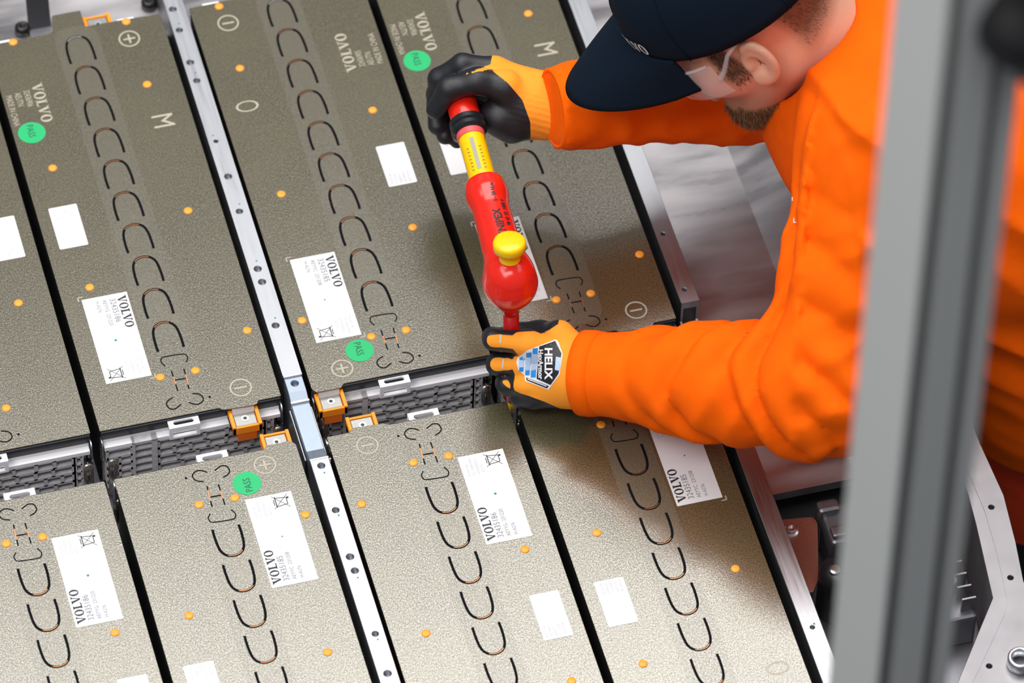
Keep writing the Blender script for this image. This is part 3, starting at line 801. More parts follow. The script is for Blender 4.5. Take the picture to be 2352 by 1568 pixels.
# black cap and hose
pb = ZP(1912, 1300, -.03)
kn = thing('coolant_cap', 'black rubber coolant hose end with a small metal cap, half behind the post', 'hose', (pb[0]+.012, pb[1], PZ))
MB().lathe([(.026, 0), (.026, .058), (.023, .070), (.014, .077), (.0002, .079)], (0, 0, 0), (0, 0, 1), 28).build('hose', 'rubber', kn, smooth=True)
k = MB().lathe([(.0066, .073), (.0066, .0795), (.0046, .081), (.0003, .081)], (-.010, -.004, 0), (0, 0, 1), 18).build('metal_cap', 'bright_metal', kn); autosmooth(k)
MB().tube([(0, -.015, .03), (.0, -.05, .035), (.01, -.10, .03), (.03, -.14, .02)], .018, 14).build('hose_tail', 'rubber', kn, smooth=True)
# cast motor cover on the far side of the post
pb = ZP(2225, 1260, -.03)
mc = thing('finned_casting', 'silver finned casting with round bosses inside the tray rim', 'casting', (pb[0]-.034, pb[1], PZ))
MB().box(-.075, .025, -.07, .075, 0, .050).build('body', 'dark_alu', mc, bevel=.004)
for (dx, dy, r, h) in ((-.004, .045, .0085, .074), (.006, .030, .0055, .070), (-.012, -.012, .0070, .076), (.004, -.030, .0080, .072), (-.030, -.045, .0065, .066)):
    o = MB().lathe([(r, .04), (r, h-.001), (r-.001, h), (r*.45, h), (r*.45, h-.006), (.0002, h-.006)], (dx, dy, 0), (0, 0, 1), 20).build('boss', 'alu_frame', mc); autosmooth(o)
for i in range(8):
    y_ = -.060+.017*i; MB().box(.008, .024, y_, y_+.0022, .045, .072).build('fin', 'alu_frame', mc)
MB().box(-.05, .01, -.020, -.016, .05, .066).build('web', 'alu_frame', mc); MB().box(-.02, -.016, -.05, .05, .05, .066).build('web', 'alu_frame', mc)

# ================================================================== slotted aluminium post in front
a, b_ = ray(2052, 0), ray(1902, 1568)
nrm = np.cross(a, b_); nrm /= np.linalg.norm(nrm)
pd = V(0, 0, 1)-nrm*nrm[2]; pd /= np.linalg.norm(pd)
PP = CAM + ray(1977, 784)*4.70/1.0
fh = np.array([fw[0], fw[1], 0]); fh /= np.linalg.norm(fh); rh = np.array([fh[1], -fh[0], 0])
def ortho(v): v = v-pd*(v@pd); return v/np.linalg.norm(v)
e1 = ortho(rh*.55-fh*.835); e2 = np.cross(pd, e1)       # e1: along the pale face, towards the viewer; e2 along the grooved face
if e2 @ rh < 0: e2 = -e2
S1, S2 = .064, .074
prof = [(0, 0), (S1, 0), (S1, .003), (S1-.011, .003), (S1-.011, .017), (S1, .017), (S1, .047), (S1-.011, .047), (S1-.011, .061), (S1, .061), (S1, S2), (0, S2)]
t0 = (FLOOR+.0-PP[2])/pd[2]; t1 = (3.4-PP[2])/pd[2]
base = PP+pd*t0
post = thing('slotted_post', 'grey slotted aluminium profile post with a black clamp, standing in front of the worker', 'post', tuple(base))
def swept(poly, ta, tb):
    B = MB(); n = len(poly)
    vs = [e1*x+e2*y+pd*ta for x, y in poly]+[e1*x+e2*y+pd*tb for x, y in poly]
    return B.add(vs, [tuple(range(n)), tuple(range(2*n-1, n-1, -1))]+[(i, n+i, n+(i+1) % n, (i+1) % n) for i in range(n)])
o = swept(prof, .012, t1-t0).build('profile', 'post_alu', post)
bm = bmesh.new(); bm.from_mesh(o.data); bmesh.ops.recalc_face_normals(bm, faces=bm.faces); bm.to_mesh(o.data); bm.free()
for (y0, y1) in ((.003, .017), (.047, .061)):
    swept([(S1-.0112, y0+.0003), (S1-.0090, y0+.0003), (S1-.0090, y1-.0003), (S1-.0112, y1-.0003)], .012, t1-t0).build('groove_strip', 'post_groove', post)  # dark-coloured strips laid along the groove floors
MB().box(-.05, .11, -.05, .11, 0, .014).build('foot_plate', 'bench_steel', post)
# black clamp near the top of the post
tt = min((abs(784-FPX*float((PP+pd*t_-CAM)@up)/float((PP+pd*t_-CAM)@fw)-45), t_) for t_ in np.linspace(0, .8, 400))[1]
pc = DP(2356, 50, PP+pd*tt, .045)
f_ = lambda P: smin(smin(cone(P, np.array([0, 0, .0])-e2*.002, e2*.05, .036), cone(P, pd*-.035+e2*.03, pd*.09+e2*.02, .040), .02), cone(P, pd*-.06+e2*.045, pd*.02+e2*.05, .034), .02)
pos, Q = net(f_, (-.15, -.15, -.13), (.18, .18, .16), .006)
co, _, _ = net_obj('clamp', pos, Q, 'rubber', post, base-pc)
MB().lathe([(.009, 0), (.009, .012), (.007, .014), (.0002, .014)], pc-base+e1*.030, e1, 16).build('clamp_screw', 'tool_black', co, smooth=True)

# ================================================================== insulated ratchet wrench
HB = YP(1178, 925, -.050)                    # bolt end of the extension bar, down between the rows
H0 = YP(1172, 640, -.022)     # middle of the ratchet head
H1 = ZP(1042, 172, H0[2]+.004)               # end of the handle
ha = (H1-H0); hl = np.linalg.norm(ha); ha /= hl
wr = thing('insulated_wrench', 'red and yellow insulated ratchet wrench on an extension bar held by the worker', 'wrench', tuple(HB))
o_ = tuple(-HB)
va = (H0-HB)/np.linalg.norm(H0-HB)
tA = 0.0; 
pA = ZP(1117, 422, H0[2])                    # end of the red body
dA_ = float((pA-H0)@ha)
def fbody(P):
    d = cone(P, H0-va*.004, H0+va*.006, .0275, .0245)
    d = smin(d, cone(P, H0-va*.020, H0-va*.050, .0165, .0090), .022)
    d = smin(d, cone(P, H0, H0+ha*(dA_-.022), .0235, .0205), .020)
    d = smin(d, cone(P, H0+ha*(dA_-.016), H0+ha*(dA_-.006), .0232, .0228), .010)
    d = smax(d, ((P-(H0+ha*dA_).astype(np.float32))@ha.astype(np.float32)), .004)
    return d
lo = np.minimum(H0-.09, H0+ha*dA_-.06); hi = np.maximum(H0+.06, H0+ha*dA_+.05)
pos, Q = net(fbody, lo, hi, .0022)
body, posW, QW = net_obj('tool_body', pos, Q, 'tool_red', wr, HB)
bvW = bvh_of(posW, QW)
MB().tube([HB+va*.03, H0-va*.045], .0088, 20).build('extension_bar', 'tool_red_dark', wr, o_, smooth=True)
MB().tube([HB-va*.012, HB+va*.010], .0060, 16).build('socket', 'tool_yellow', wr, o_, smooth=True)
MB().tube([HB+va*.008, HB+va*.034], .0098, 18).build('socket_collar', 'tool_red', wr, o_, smooth=True)
k = MB().lathe([(.0150, .018), (.0150, .026), (.0118, .030), (.0116, .040), (.0150, .043), (.0182, .0455), (.0185, .052), (.0175, .0555), (.0150, .057), (.0002, .0572)], H0, va, 36).build('release_knob', 'tool_yellow', wr, o_); autosmooth(k, .9)
def hlathe(name, prof_, mat):
    k_ = MB().lathe(prof_, H0, ha, 30).build(name, mat, wr, o_); autosmooth(k_, .7); return k_
d = dA_
LY = float((ZP(1088, 324, H0[2])-H0)@ha)
hlathe('scale_ring', [(.0158, d-.004), (.0158, d+.003)], 'tool_grey')
sc_ = hlathe('scale_sleeve', [(.0150, d), (.0150, LY)], 'tool_yellow')
hlathe('scale_band', [(.0160, LY), (.0162, LY+.008)], 'tool_pink')
hlathe('grip_ring', [(.0170, LY+.008), (.0205, LY+.011), (.0205, LY+.016), (.0180, LY+.018), (.0205, LY+.020), (.0205, LY+.026), (.0180, LY+.028)], 'tool_black')
hlathe('grip', [(.0160, LY+.028), (.0172, LY+.032), (.0178, hl-.012), (.0165, hl-.002), (.0002, hl)], 'tool_red')
# black lettering on the red body and scale marks on the sleeve
side = np.cross(ha, va); side /= np.linalg.norm(side)          # towards the viewer's right
vd = -(va*.8-fw*.6); vd /= np.linalg.norm(vd)
def on_body(parent, name, body_, size, start, off, sx, mat):
    t = MB().merge_mesh(text_mesh(body_, size, sx=sx, bold=.03))
    B = MB(); B.v = [tuple(H0+ha*(start+v[0])-(-side)*off-side*0+(-side)*(v[1])+va*.05) for v in t.v]; B.f = t.f
    B = subdivide_mb(B, .004); drape(B, bvW, vd, .0004); B.build(name, mat, parent, o_)
on_body(body, 'tool_lettering', 'KNIPEX', .0125, .030, .004, .95, 'ink')
on_body(body, 'tool_lettering', '98 43 10  1000 V', .0062, .046, .0115, .9, 'ink')
on_body(body, 'tool_lettering', '5 - 50 N.m', .0062, .082, .004, .9, 'ink')
B = MB(); tdir = -fw-ha*float((-fw)@ha); tdir /= np.linalg.norm(tdir); sd = np.cross(ha, tdir)
B.add([H0+ha*(d+a_)+tdir*.01535+sd*b2 for a_, b2 in ((.010, -.0022), (.010, .0022), (LY-d-.008, .0022), (LY-d-.008, -.0022))], [(0, 1, 2, 3)])
B.build('scale_window', 'tool_grey', sc_, o_)
B = MB()
for i in range(7):
    a_ = .010+.0052*i
    for s_ in (-1, 1): B.add([H0+ha*(d+a_+da)+tdir*.0140+sd*s_*bb for da, bb in ((0, .0058), (0, .0085), (.0008, .0085), (.0008, .0058))], [(0, 1, 2, 3)])
B.v = [tuple(np.array(v)+tdir*.0006) for v in B.v]
B.build('scale_marks', 'ink', sc_, o_)

# ================================================================== the worker
def PR(P):
    d_ = np.asarray(P, float)-CAM; z_ = d_@fw
    return 1176+FPX*(d_@ri)/z_, 784-FPX*(d_@up)/z_
ws = thing('person', 'worker in orange high-visibility clothing, navy cap and gloves, leaning over the tray with a wrench', 'person', (.93, .08, FLOOR))
WO = np.array([.93, .08, FLOOR]); wo = tuple(-WO)
# ---- head pose (forward, left, up) and joints
hf = V(-.851, -.032, -.518); hf /= np.linalg.norm(hf)
hu = V(-.517, .184, .835); hu -= hf*(hu@hf); hu /= np.linalg.norm(hu)
hl_ = np.cross(hu, hf)
HS = 1.07
EAR = ZP(1740, 130, .40)
NB = EAR-hl_*.078*HS-HS*(.100*hu+.045*hf)
_y, _p = .11, .09                                  # head turned to its right and bowed a little further
hf, hl_ = hf*math.cos(_y)-hl_*math.sin(_y), hl_*math.cos(_y)+hf*math.sin(_y)
hf, hu = hf*math.cos(_p)-hu*math.sin(_p), hu*math.cos(_p)+hf*math.sin(_p)
HC = EAR-hl_*.078*HS
RH = np.stack([hf, hl_, hu], 1)*HS              # head frame -> world
def hw_(p): return HC+np.asarray(p)@RH.T
LS = ZP(2020, 330, .345); RS = V(.665, .315, .325)
LE = ZP(1885, 893, .150); LW = None
RW = ZP(1268, 250, .185); RE = ZP(1690, 190, .165)

# ---- gloves
def grad(fn, P, e=.0008):
    P = P.astype(np.float32); g_ = np.stack([fn(P+np.eye(3, dtype=np.float32)[i]*e)-fn(P-np.eye(3, dtype=np.float32)[i]*e) for i in range(3)], -1)
    return g_/np.maximum(np.linalg.norm(g_, axis=-1, keepdims=True), 1e-9)
def chain(P, pts, rad, k=.005):
    d_ = None
    for i in range(len(pts)-1):
        c_ = cone(P, pts[i], pts[i+1], rad[i], rad[i+1]); d_ = c_ if d_ is None else smin(d_, c_, k)
    return d_
refL = HB+va*float((YP(1180, 840, -.040)-HB)@va)
gl = lambda x, y, c_: DP(x, y, refL, c_/1000)
Lf = [([gl(1214, 788, 62), gl(1134, 780, 56), gl(1130, 774, 30), gl(1163, 770, 8)], [.0140, .0120, .0110, .0100]),
      ([gl(1205, 834, 46), gl(1142, 835, 38), gl(1140, 838, 12), gl(1172, 836, -8)], [.0140, .0122, .0112, .0102]),
      ([gl(1208, 880, 42), gl(1164, 884, 32), gl(1160, 880, 14), gl(1186, 872, 0)], [.0135, .0115, .0106, .0096]),
      ([gl(1224, 912, 36), gl(1194, 914, 30), gl(1188, 908, 22), gl(1206, 902, 10)], [.0122, .0102, .0094, .0086])]
LWr = gl(1345, 856, 50); LW = gl(1338, 856, 50)
def fleft(P):
    d_ = None
    for (pt, rd), rr in zip(Lf, (.026, .026, .025, .024)):
        c_ = chain(P, pt, rd, .004); d_ = c_ if d_ is None else smin(d_, c_, .0022)
    pal = None
    for (pt, rd), wy in zip(Lf, (-28, -8, 14, 32)):
        w_ = gl(1330, 856+wy, 46 if abs(wy) > 20 else 51); c_ = cone(P, pt[0], w_, rd[0]+.001, .022); pal = c_ if pal is None else smin(pal, c_, .010)
    pal = smin(pal, cone(P, gl(1245, 830, 28), gl(1300, 870, 32), .020, .024), .012)
    d_ = smin(d_, pal, .006)
    th = chain(P, [gl(1316, 812, 40), gl(1284, 772, 40), gl(1240, 764, 16), gl(1196, 760, 10)], [.022, .0160, .0125, .0105], .010)
    d_ = smin(d_, th, .007)
    d_ = smin(d_, cone(P, gl(1325, 856, 48), gl(1392, 862, 50), .036, .036), .016)
    return d_
pos, Q = net(fleft, np.minimum(refL, LWr)-.085, np.maximum(refL, LWr)+.095, .0021)
nd = -fw*.93+up*(-.12)+V(0, 0, .1); nd /= np.linalg.norm(nd)
def mleft(P):
    n_ = grad(fleft, P)@nd; x, y = PR(P)
    t_ = np.clip((x-1178)/22, 0, 1); thr = .80*(1-t_)+(.02)*t_
    m_ = np.clip(.5+(thr-n_)*4.0, 0, 1)
    yt = np.interp(x, [1105, 1150, 1200, 1228, 1243, 1262, 1282, 1290], [772, 767, 761, 760, 766, 757, 744, 700])
    yb2 = np.interp(x, [1140, 1165, 1195, 1215, 1250, 1300, 1345], [866, 889, 903, 909, 922, 944, 956])
    top_ = np.clip(.5+(yt-y)*.15, 0, 1); bot = np.clip(.5+(y-yb2)*.15, 0, 1)
    return np.maximum.reduce([m_, top_, bot])
gL, posL, QL = net_obj('glove', pos, Q, 'glove_knit', ws, WO, mleft)
bvL = bvh_of(posL, QL)
# badge printed on the back of the hand
def badge(poly, name, mat, off, parent=None, s_=4.9, o=(1080, 680), sub=.006):
    B = MB(); B.add([DP(o[0]+x/s_, o[1]+y/s_, refL, .09) for x, y in poly], [tuple(range(len(poly)))])
    B = subdivide_mb(B, sub); drape(B, bvL, fw, off)
    return B.build(name, mat, parent or gL, wo)
badge([(520, 745), (532, 692), (640, 610), (965, 485), (992, 512), (1042, 650), (1005, 885), (880, 1056), (620, 957), (610, 892), (540, 830)], 'badge', 'badge_white', .0006)
badge([(778, 566), (958, 502), (1028, 642), (994, 872), (904, 1000), (748, 930)], 'badge_panel', 'badge_black', .0011)
badge([(630, 915), (884, 1012), (866, 1040), (634, 948)], 'badge_panel', 'badge_black', .0011)
badge([(648, 928), (862, 1010), (858, 1020), (646, 938)], 'badge_rule', 'badge_white', .0015)
badge([(965, 680), (1020, 690), (1005, 840), (952, 830)], 'badge_panel', 'badge_pale', .0015)
for i, (xa, xb, ya, yb_) in enumerate([(555, 612, 690, 720), (632, 692, 640, 690), (704, 762, 590, 650), (545, 606, 730, 800), (622, 684, 700, 775), (694, 756, 660, 760), (552, 600, 806, 850), (620, 676, 785, 830), (688, 746, 770, 828), (622, 670, 840, 890), (684, 742, 838, 915)]):
    badge([(xa, ya), (xb, ya-8), (xb-4, yb_), (xa-2, yb_)], 'badge_cell', 'badge_blue' if i >= 9 or i in (0, 1, 2, 6) else 'badge_pale', .0012, sub=.02)
def badge_text(body_, size, x, y, sx, mat):
    t = MB().merge_mesh(text_mesh(body_, size, sx=sx, bold=.035)); B = MB()
    B.v = [tuple(DP(1080+(x+v[1])/4.9, 680+(y+v[0])/4.9, refL, .09)) for v in t.v]; B.f = t.f
    B = subdivide_mb(B, .005); drape(B, bvL, fw, .0015); B.build('badge_lettering', mat, gL, wo)
badge_text('HELIX', 118, 842, 578, 1.12, 'badge_white')
badge_text('HexArmor', 76, 768, 598, .98, 'badge_white')
# grey knuckle threads
for (x0, y0, x1, y1) in ((1150, 768, 1149, 788), (1156, 824, 1154, 847)):
    B = MB(); B.add([DP(x, y, refL, .09) for x, y in ((x0-2, y0), (x0+2, y0), (x1+2, y1), (x1-2, y1))], [(0, 1, 2, 3)]); B = subdivide_mb(B, .003); drape(B, bvL, fw, .0004); B.build('finger_thread', 'glove_grey', gL, wo)

refR = H0+ha*float((ZP(1050, 205, H0[2])-H0)@ha)
gr = lambda x, y, c_: DP(x, y, refR, c_/1000)
Rf = [([gr(1138, 160, 16), gr(1062, 148, 22), gr(1008, 180, 8), gr(1000, 240, -12)], [.0140, .0125, .0118, .0105]),
      ([gr(1150, 186, -6), gr(1058, 168, -16), gr(1004, 215, -22), gr(1004, 290, -12)], [.0140, .0125, .0118, .0105]),
      ([gr(1160, 220, -20), gr(1070, 200, -34), gr(1012, 255, -34), gr(1022, 312, -16)], [.0135, .0120, .0112, .0100]),
      ([gr(1170, 262, -26), gr(1090, 250, -42), gr(1036, 300, -36), gr(1050, 322, -20)], [.0125, .0108, .0100, .0095])]
Rth = [gr(1196, 248, 14), gr(1160, 200, 32), gr(1096, 186, 40), gr(1032, 203, 36), gr(1000, 252, 20)]
def fright(P):
    d_ = None
    for pt, rd in Rf:
        c_ = chain(P, pt, rd, .005); d_ = c_ if d_ is None else smin(d_, c_, .0022)
    pal = None
    for (pt, rd), (wx, wy, wc) in zip(Rf, ((1228, 212, 10), (1232, 230, 0), (1236, 250, -8), (1236, 270, -10))):
        c_ = cone(P, pt[0], gr(wx, wy, wc), rd[0]+.001, .024); pal = c_ if pal is None else smin(pal, c_, .012)
    pal = smin(pal, cone(P, gr(1175, 282, 8), gr(1150, 268, 14), .024, .024), .014)
    d_ = smin(d_, pal, .006)
    d_ = smin(d_, chain(P, Rth, [.024, .0180, .0140, .0128, .0108], .008), .005)
    cuff = cone(P, gr(1215, 238, 4), gr(1300, 248, 4), .0365, .0375)
    x_ = P@ri.astype(np.float32)
    cuff = cuff+.0007*np.sin(((P@up.astype(np.float32))+.25*x_)*950)
    return smin(d_, cuff, .012)
pos, Q = net(fright, gr(1150, 230, 0)-.125, gr(1150, 230, 0)+.125, .0022)
def mright(P):
    x, y = PR(P)
    bx_ = np.interp(y, [120, 150, 165, 190, 230, 280, 320], [1132, 1126, 1134, 1166, 1200, 1218, 1219])
    m_ = np.clip(.5+(bx_-x)*.12, 0, 1)
    line = np.abs((y-168)+(x-1075)*.28) < np.clip((x-1066)*.09, 0, 6)
    return np.where(line & (x > 1066) & (x < 1140), 0.0, m_)
net_obj('glove', pos, Q, 'glove_knit', ws, WO, mright)

# ---- jacket
def wave(P, seed, ks, dirv, aniso):
    r_ = np.random.default_rng(seed); s_ = 0
    dirv = np.asarray(dirv, float)/np.linalg.norm(dirv)
    for kk in ks:
        for _ in range(3):
            v_ = r_.normal(size=3); v_ -= dirv*(v_@dirv); v_ = dirv*kk*r_.uniform(.8, 1.2)+v_/np.linalg.norm(v_)*kk*aniso*r_.uniform(.5, 1.3)
            s_ = s_+np.sin(P@v_.astype(np.float32)+np.float32(r_.uniform(0, 6.28)))/3*(ks[0]/kk)
    return s_
def seg_t(P, a, b):
    a = np.asarray(a, np.float32); b = np.asarray(b, np.float32); ab = b-a
    t_ = np.clip((P-a)@ab/float(ab@ab), 0, 1); return t_, np.sqrt(((P-a-t_[..., None]*ab)**2).sum(-1))
CH0, CH1 = NB+V(.037, -.085, -.085), NB+V(.040, .115, -.085)
MD0, MD1 = V(.826, -.030, .120), V(.826, .190, .120)
HP0, HP1 = V(.898, -.035, -.06), V(.898, .195, -.06)
HM0, HM1 = V(.905, -.030, -.22), V(.905, .190, -.22)
def fjacket(P):
    def slab(a0, a1, c0, c1, ra, rc):
        d_ = cone(P, a0, c0, ra, rc); d_ = smin(d_, cone(P, a1, c1, ra, rc), .06); d_ = smin(d_, cone(P, (a0+a1)/2, (c0+c1)/2, ra*1.04, rc*1.04), .06); return d_
    d_ = slab(CH0, CH1, MD0, MD1, .105, .118)
    d_ = smin(d_, slab(MD0, MD1, HP0, HP1, .118, .128), .04)
    d_ = smin(d_, slab(HP0, HP1, HM0, HM1, .128, .132), .03)
    d_ = smin(d_, cone(P, LS, NB+V(.04, -.03, -.03), .075, .09), .06)
    d_ = smin(d_, cone(P, RS, NB+V(.04, .05, -.03), .075, .09), .06)
    arm = cone(P, LS, LE, .070, .055)
    arm = smin(arm, cone(P, LE+(LE-LW)*.02, LW, .0600, .0455), .035)
    t_, _ = seg_t(P, LE, LW); tu, _ = seg_t(P, LS, LE)
    w1 = wave(P, 3, (75, 140), LW-LE+V(0, .22, .16), .38); w2 = wave(P, 5, (62, 120), LE-LS+V(.2, 0, .08), .40)
    ridge = lambda n_: 1-np.abs(n_)*1.6
    def folds(a, b, lam, tilt, seed, ph0):
        a = np.asarray(a, np.float32); b = np.asarray(b, np.float32); L_ = float(np.linalg.norm(b-a)); e0 = (b-a)/L_
        t1_ = np.cross(e0, np.array([0, 0, 1.0])); t1_ /= np.linalg.norm(t1_); t2_ = np.cross(e0, t1_)
        q = P-a; s_ = q@e0; u_ = np.arctan2(q@t2_.astype(np.float32), q@t1_.astype(np.float32))
        wn = wave(P, seed, (30, 55), e0, 1.2)
        return np.abs(np.sin(PI*(s_+tilt*np.sin(u_+ph0)+.014*wn)/lam))
    wr_ = (.0150*folds(LE, LW, .054, .045, 41, .6)+.0035*ridge(w1))*np.clip((.86-t_)*3.0, 0, 1)*(t_ > .001)+(.0130*folds(LS, LE, .054, .040, 43, 2.2)*np.clip(tu*1.4-.15, .1, 1)+.0035*ridge(w2))*(t_ <= .001)
    ax_ = (LW-LE)/np.linalg.norm(LW-LE)
    d_ = smin(d_, smax(arm-wr_, (P-LW.astype(np.float32))@ax_.astype(np.float32), .004), .035)
    ra_ = cone(P, RS, RE, .075, .062); ra_ = smin(ra_, cone(P, RE, RW, .062, .0445), .03)
    ra_ = ra_-.0045*ridge(wave(P, 9, (45, 90), RW-RE, .9))
    rx = (RW-RE)/np.linalg.norm(RW-RE)
    d_ = smin(d_, smax(ra_, (P-RW.astype(np.float32))@rx.astype(np.float32), .004), .03)
    tors = wave(P, 21, (36, 72), V(.6, .2, .75), .35)
    ta, dist_ = seg_t(P, (CH0+CH1)/2, (HM0+HM1)/2)
    d_ = d_-.0100*ridge(tors)*np.clip((dist_-.02)/.08, 0, 1)*np.clip((LE[0]+.045-P[..., 0]) < 0, 0, 1)
    # open cuffs, hem, neck
    d_ = smax(d_, -.25-P[..., 2], .012)
    nk = (HC-NB)/np.linalg.norm(HC-NB)
    d_ = smax(d_, -(cone(P, NB-nk*.03, NB+nk*.12, .066, .09)), .010)
    return d_
pos, Q = net(fjacket, (.27, -.36, -.29), (1.06, .46, .46), .0052)
jk, posJ, QJ = net_obj('jacket', pos, Q, 'hivis', ws, WO)
# sleeve cuffs: thin hems
for (a, b_, r_) in ((LW, LE, .0472), (RW, RE, .0455)):
    x_ = (a-b_)/np.linalg.norm(a-b_)
    MB().lathe([(r_-.003, -.024), (r_, -.024), (r_+.0012, -.012), (r_+.0008, -.001), (r_-.003, .0005), (r_-.006, -.004)], a, x_, 40, caps=False).build('cuff_hem', 'hivis', jk, wo, smooth=True)
# collar band
nk = (HC-NB)/np.linalg.norm(HC-NB)
MB().lathe([(.070, -.020), (.0735, -.004), (.0700, .012), (.0670, .016), (.0655, .010), (.0655, -.02)], NB, nk, 48, caps=False).build('collar', 'hivis', jk, wo, smooth=True)
# white threads on the chest
bvJ = bvh_of(posJ, QJ)
for (x, y, dx, dy) in ((1822, 457, 2, 9), (1824, 506, 2, 9), (1826, 511, 7, 2)):
    h_ = bvJ.ray_cast(Vector(CAM), Vector(ray(x, y)).normalized())
    if h_[0] is None: continue
    c_ = np.array(h_[0])+np.array(h_[1])*.0012; nn_ = np.array(h_[1]); a1 = np.cross(up, nn_); a1 /= np.linalg.norm(a1); a2 = np.cross(nn_, a1); k_ = 1/2150
    B = MB(); B.add([c_+a1*sx_*dx*k_+a2*sy*dy*k_+nn_*o2 for o2 in (-.0006, .0004) for sx_, sy in ((-.5, -.5), (.5, -.5), (.5, .5), (-.5, .5))], [(0, 3, 2, 1), (4, 5, 6, 7), (0, 1, 5, 4), (1, 2, 6, 5), (2, 3, 7, 6), (3, 0, 4, 7)])
    B.build('chest_stitching', 'thread_white', jk, wo)

# ---- trousers and boots
def ftr(P):
    d_ = None
    for yy in (-.02, .18):
        c_ = cone(P, (.905, yy, -.16), (.915, yy-.01, -.50), .108, .085); c_ = smin(c_, cone(P, (.915, yy-.01, -.50), (.955, yy-.01, FLOOR+.09), .085, .062), .03)
        d_ = c_ if d_ is None else smin(d_, c_, .03)
    d_ = smin(d_, cone(P, (.90, -.01, -.15), (.90, .17, -.15), .11), .05)
    d_ = d_-.004*(1-np.abs(wave(P, 31, (40, 80), V(.3, .1, 1), .5)))
    return smax(d_, FLOOR+.085-P[..., 2], .006)
pos, Q = net(ftr, (.74, -.2, FLOOR+.05), (1.08, .36, -.02), .008)
maskmat('trouser_cloth', (.70, .045, .004), (.008, .008, .009), .88, .9, bump=.3, bscale=900)
net_obj('trousers', pos, Q, 'trouser_cloth', ws, WO, lambda P: np.clip(.5+(-.43-P[:, 2])*60, 0, 1))
for yy in (-.03, .17):
    def fbt(P, yy=yy):
        d_ = cone(P, (.965, yy, FLOOR+.05), (.84, yy, FLOOR+.038), .05, .038); d_ = smin(d_, cone(P, (.96, yy, FLOOR+.05), (.958, yy, FLOOR+.14), .05, .056), .03)
        return smax(d_, FLOOR-P[..., 2], .004)
    pos, Q = net(fbt, (.78, yy-.09, FLOOR-.02), (1.05, yy+.09, FLOOR+.21), .007)
    net_obj('boot', pos, Q, 'boot', ws, WO)

# ---- head
def toh(P): return ((P-HC)@np.linalg.inv(RH).T)
nbh = toh(NB-nk*.05)
def fhead(P):
    d_ = ell(P, (-.012, 0, .045), (.100, .077, .088))
    d_ = smin(d_, ell(P, (.026, 0, -.015), (.062, .063, .085)), .03)
    for s_ in (-1, 1):
        d_ = smin(d_, cone(P, (-.002, s_*.050, -.050), (.066, s_*.020, -.103), .021, .019), .025)
        d_ = smin(d_, ell(P, (.052, s_*.038, -.018), (.034, .030, .032)), .02)
    d_ = smin(d_, cone(P, (.074, 0, -.100), (.078, 0, -.106), .022, .020), .02)
    d_ = smin(d_, cone(P, (.084, -.036, .030), (.084, .036, .030), .013), .016)
    for s_ in (-1, 1): d_ = smax(d_, -ell(P, (.101, s_*.033, .006), (.018, .019, .013)), .012)
    d_ = smin(d_, cone(P, (.092, 0, .018), (.113, 0, -.026), .008, .0125), .010)
    for s_ in (-1, 1): d_ = smin(d_, cone(P, (.104, s_*.012, -.030), (.098, s_*.015, -.032), .0075), .006)
    d_ = smin(d_, ell(P, (.090, 0, -.058), (.012, .024, .007)), .006); d_ = smin(d_, ell(P, (.089, 0, -.068), (.012, .021, .008)), .005)
    d_ = smin(d_, cone(P, (-.028, 0, -.045), nbh, .058, .066), .025)
    # ears
    for s_ in (-1, 1):
        c_, s2 = math.cos(.45), math.sin(.45)
        Rr = np.array([[c_, 0, 0], [-s_*s2*-1, 1, 0], [0, 0, 1]])
        fx = V(c_, s_*-s2, 0); fy = V(s2, s_*c_, 0)*1.0; fz = V(-.22, 0, .975); fx = fx-fz*(fx@fz); fx /= np.linalg.norm(fx); fy = np.cross(fz, fx)*1.0
        Re = np.stack([fx, fy, fz], 1)
        ce = V(.002, s_*.084, -.002)
        q = (P-ce.astype(np.float32))@Re.astype(np.float32)
        er = ell(P, ce, (.0195, .0065, .0285), Re)
        rim_ = np.sqrt((np.sqrt((q[..., 0]/.0178)**2+(q[..., 2]/.0262)**2)-1)**2*.00035+q[..., 1]**2)-.0045
        er = smin(er+.0015, np.where(q[..., 0] > .011, .02, rim_), .003)
        er = smax(er, -ell(P, ce+fx*.003+V(0, s_*.0075, 0)-fz*.002, (.0100, .0090, .0150)), .004)
        er = smin(er, ell(P, ce+fx*.004-fz*.0225, (.009, .0055, .010)), .005)
        er = smin(er, cone(P, ce+fx*.010-fz*.004, ce+fx*.010+fz*.004+V(0, -s_*.004, 0), .0055), .004)
        d_ = smin(d_, er, .005)
    return d_
pos, Q = net(fhead, (-.24, -.125, -.20), (.13, .125, .145), .0023)
def skinmask(P):
    x, y, z = P.T
    sm = lambda a, b, v_: np.clip((v_-a)/(b-a), 0, 1)
    hair = sm(-.030, -.048, x)*sm(-.052, -.018, z+.35*(x+.06))*.9
    side_ = sm(.050, .040, x)*sm(.018, .026, x)*sm(-.032, -.012, z)*sm(.045, .06, np.abs(y))*1.0
    stub = .38*sm(-.035, -.075, z)*sm(-.02, .01, x)
    beard = 1.0*sm(-.072, -.095, z)*sm(.018, .045, x)
    mous = .8*sm(.078, .088, x)*sm(.014, .006, np.abs(z+.047))
    return np.clip(np.maximum.reduce([hair, side_, stub, beard, mous]), 0, 1)*.999
posh = pos.copy()
body_o, posB, QB = net_obj('body', pos, Q, 'skin', ws, (0, 0, 0), skinmask)
HM = Matrix(((RH[0][0], RH[0][1], RH[0][2], HC[0]-WO[0]), (RH[1][0], RH[1][1], RH[1][2], HC[1]-WO[1]), (RH[2][0], RH[2][1], RH[2][2], HC[2]-WO[2]), (0, 0, 0, 1)))
def to_head(o): o.matrix_basis = HM; return o
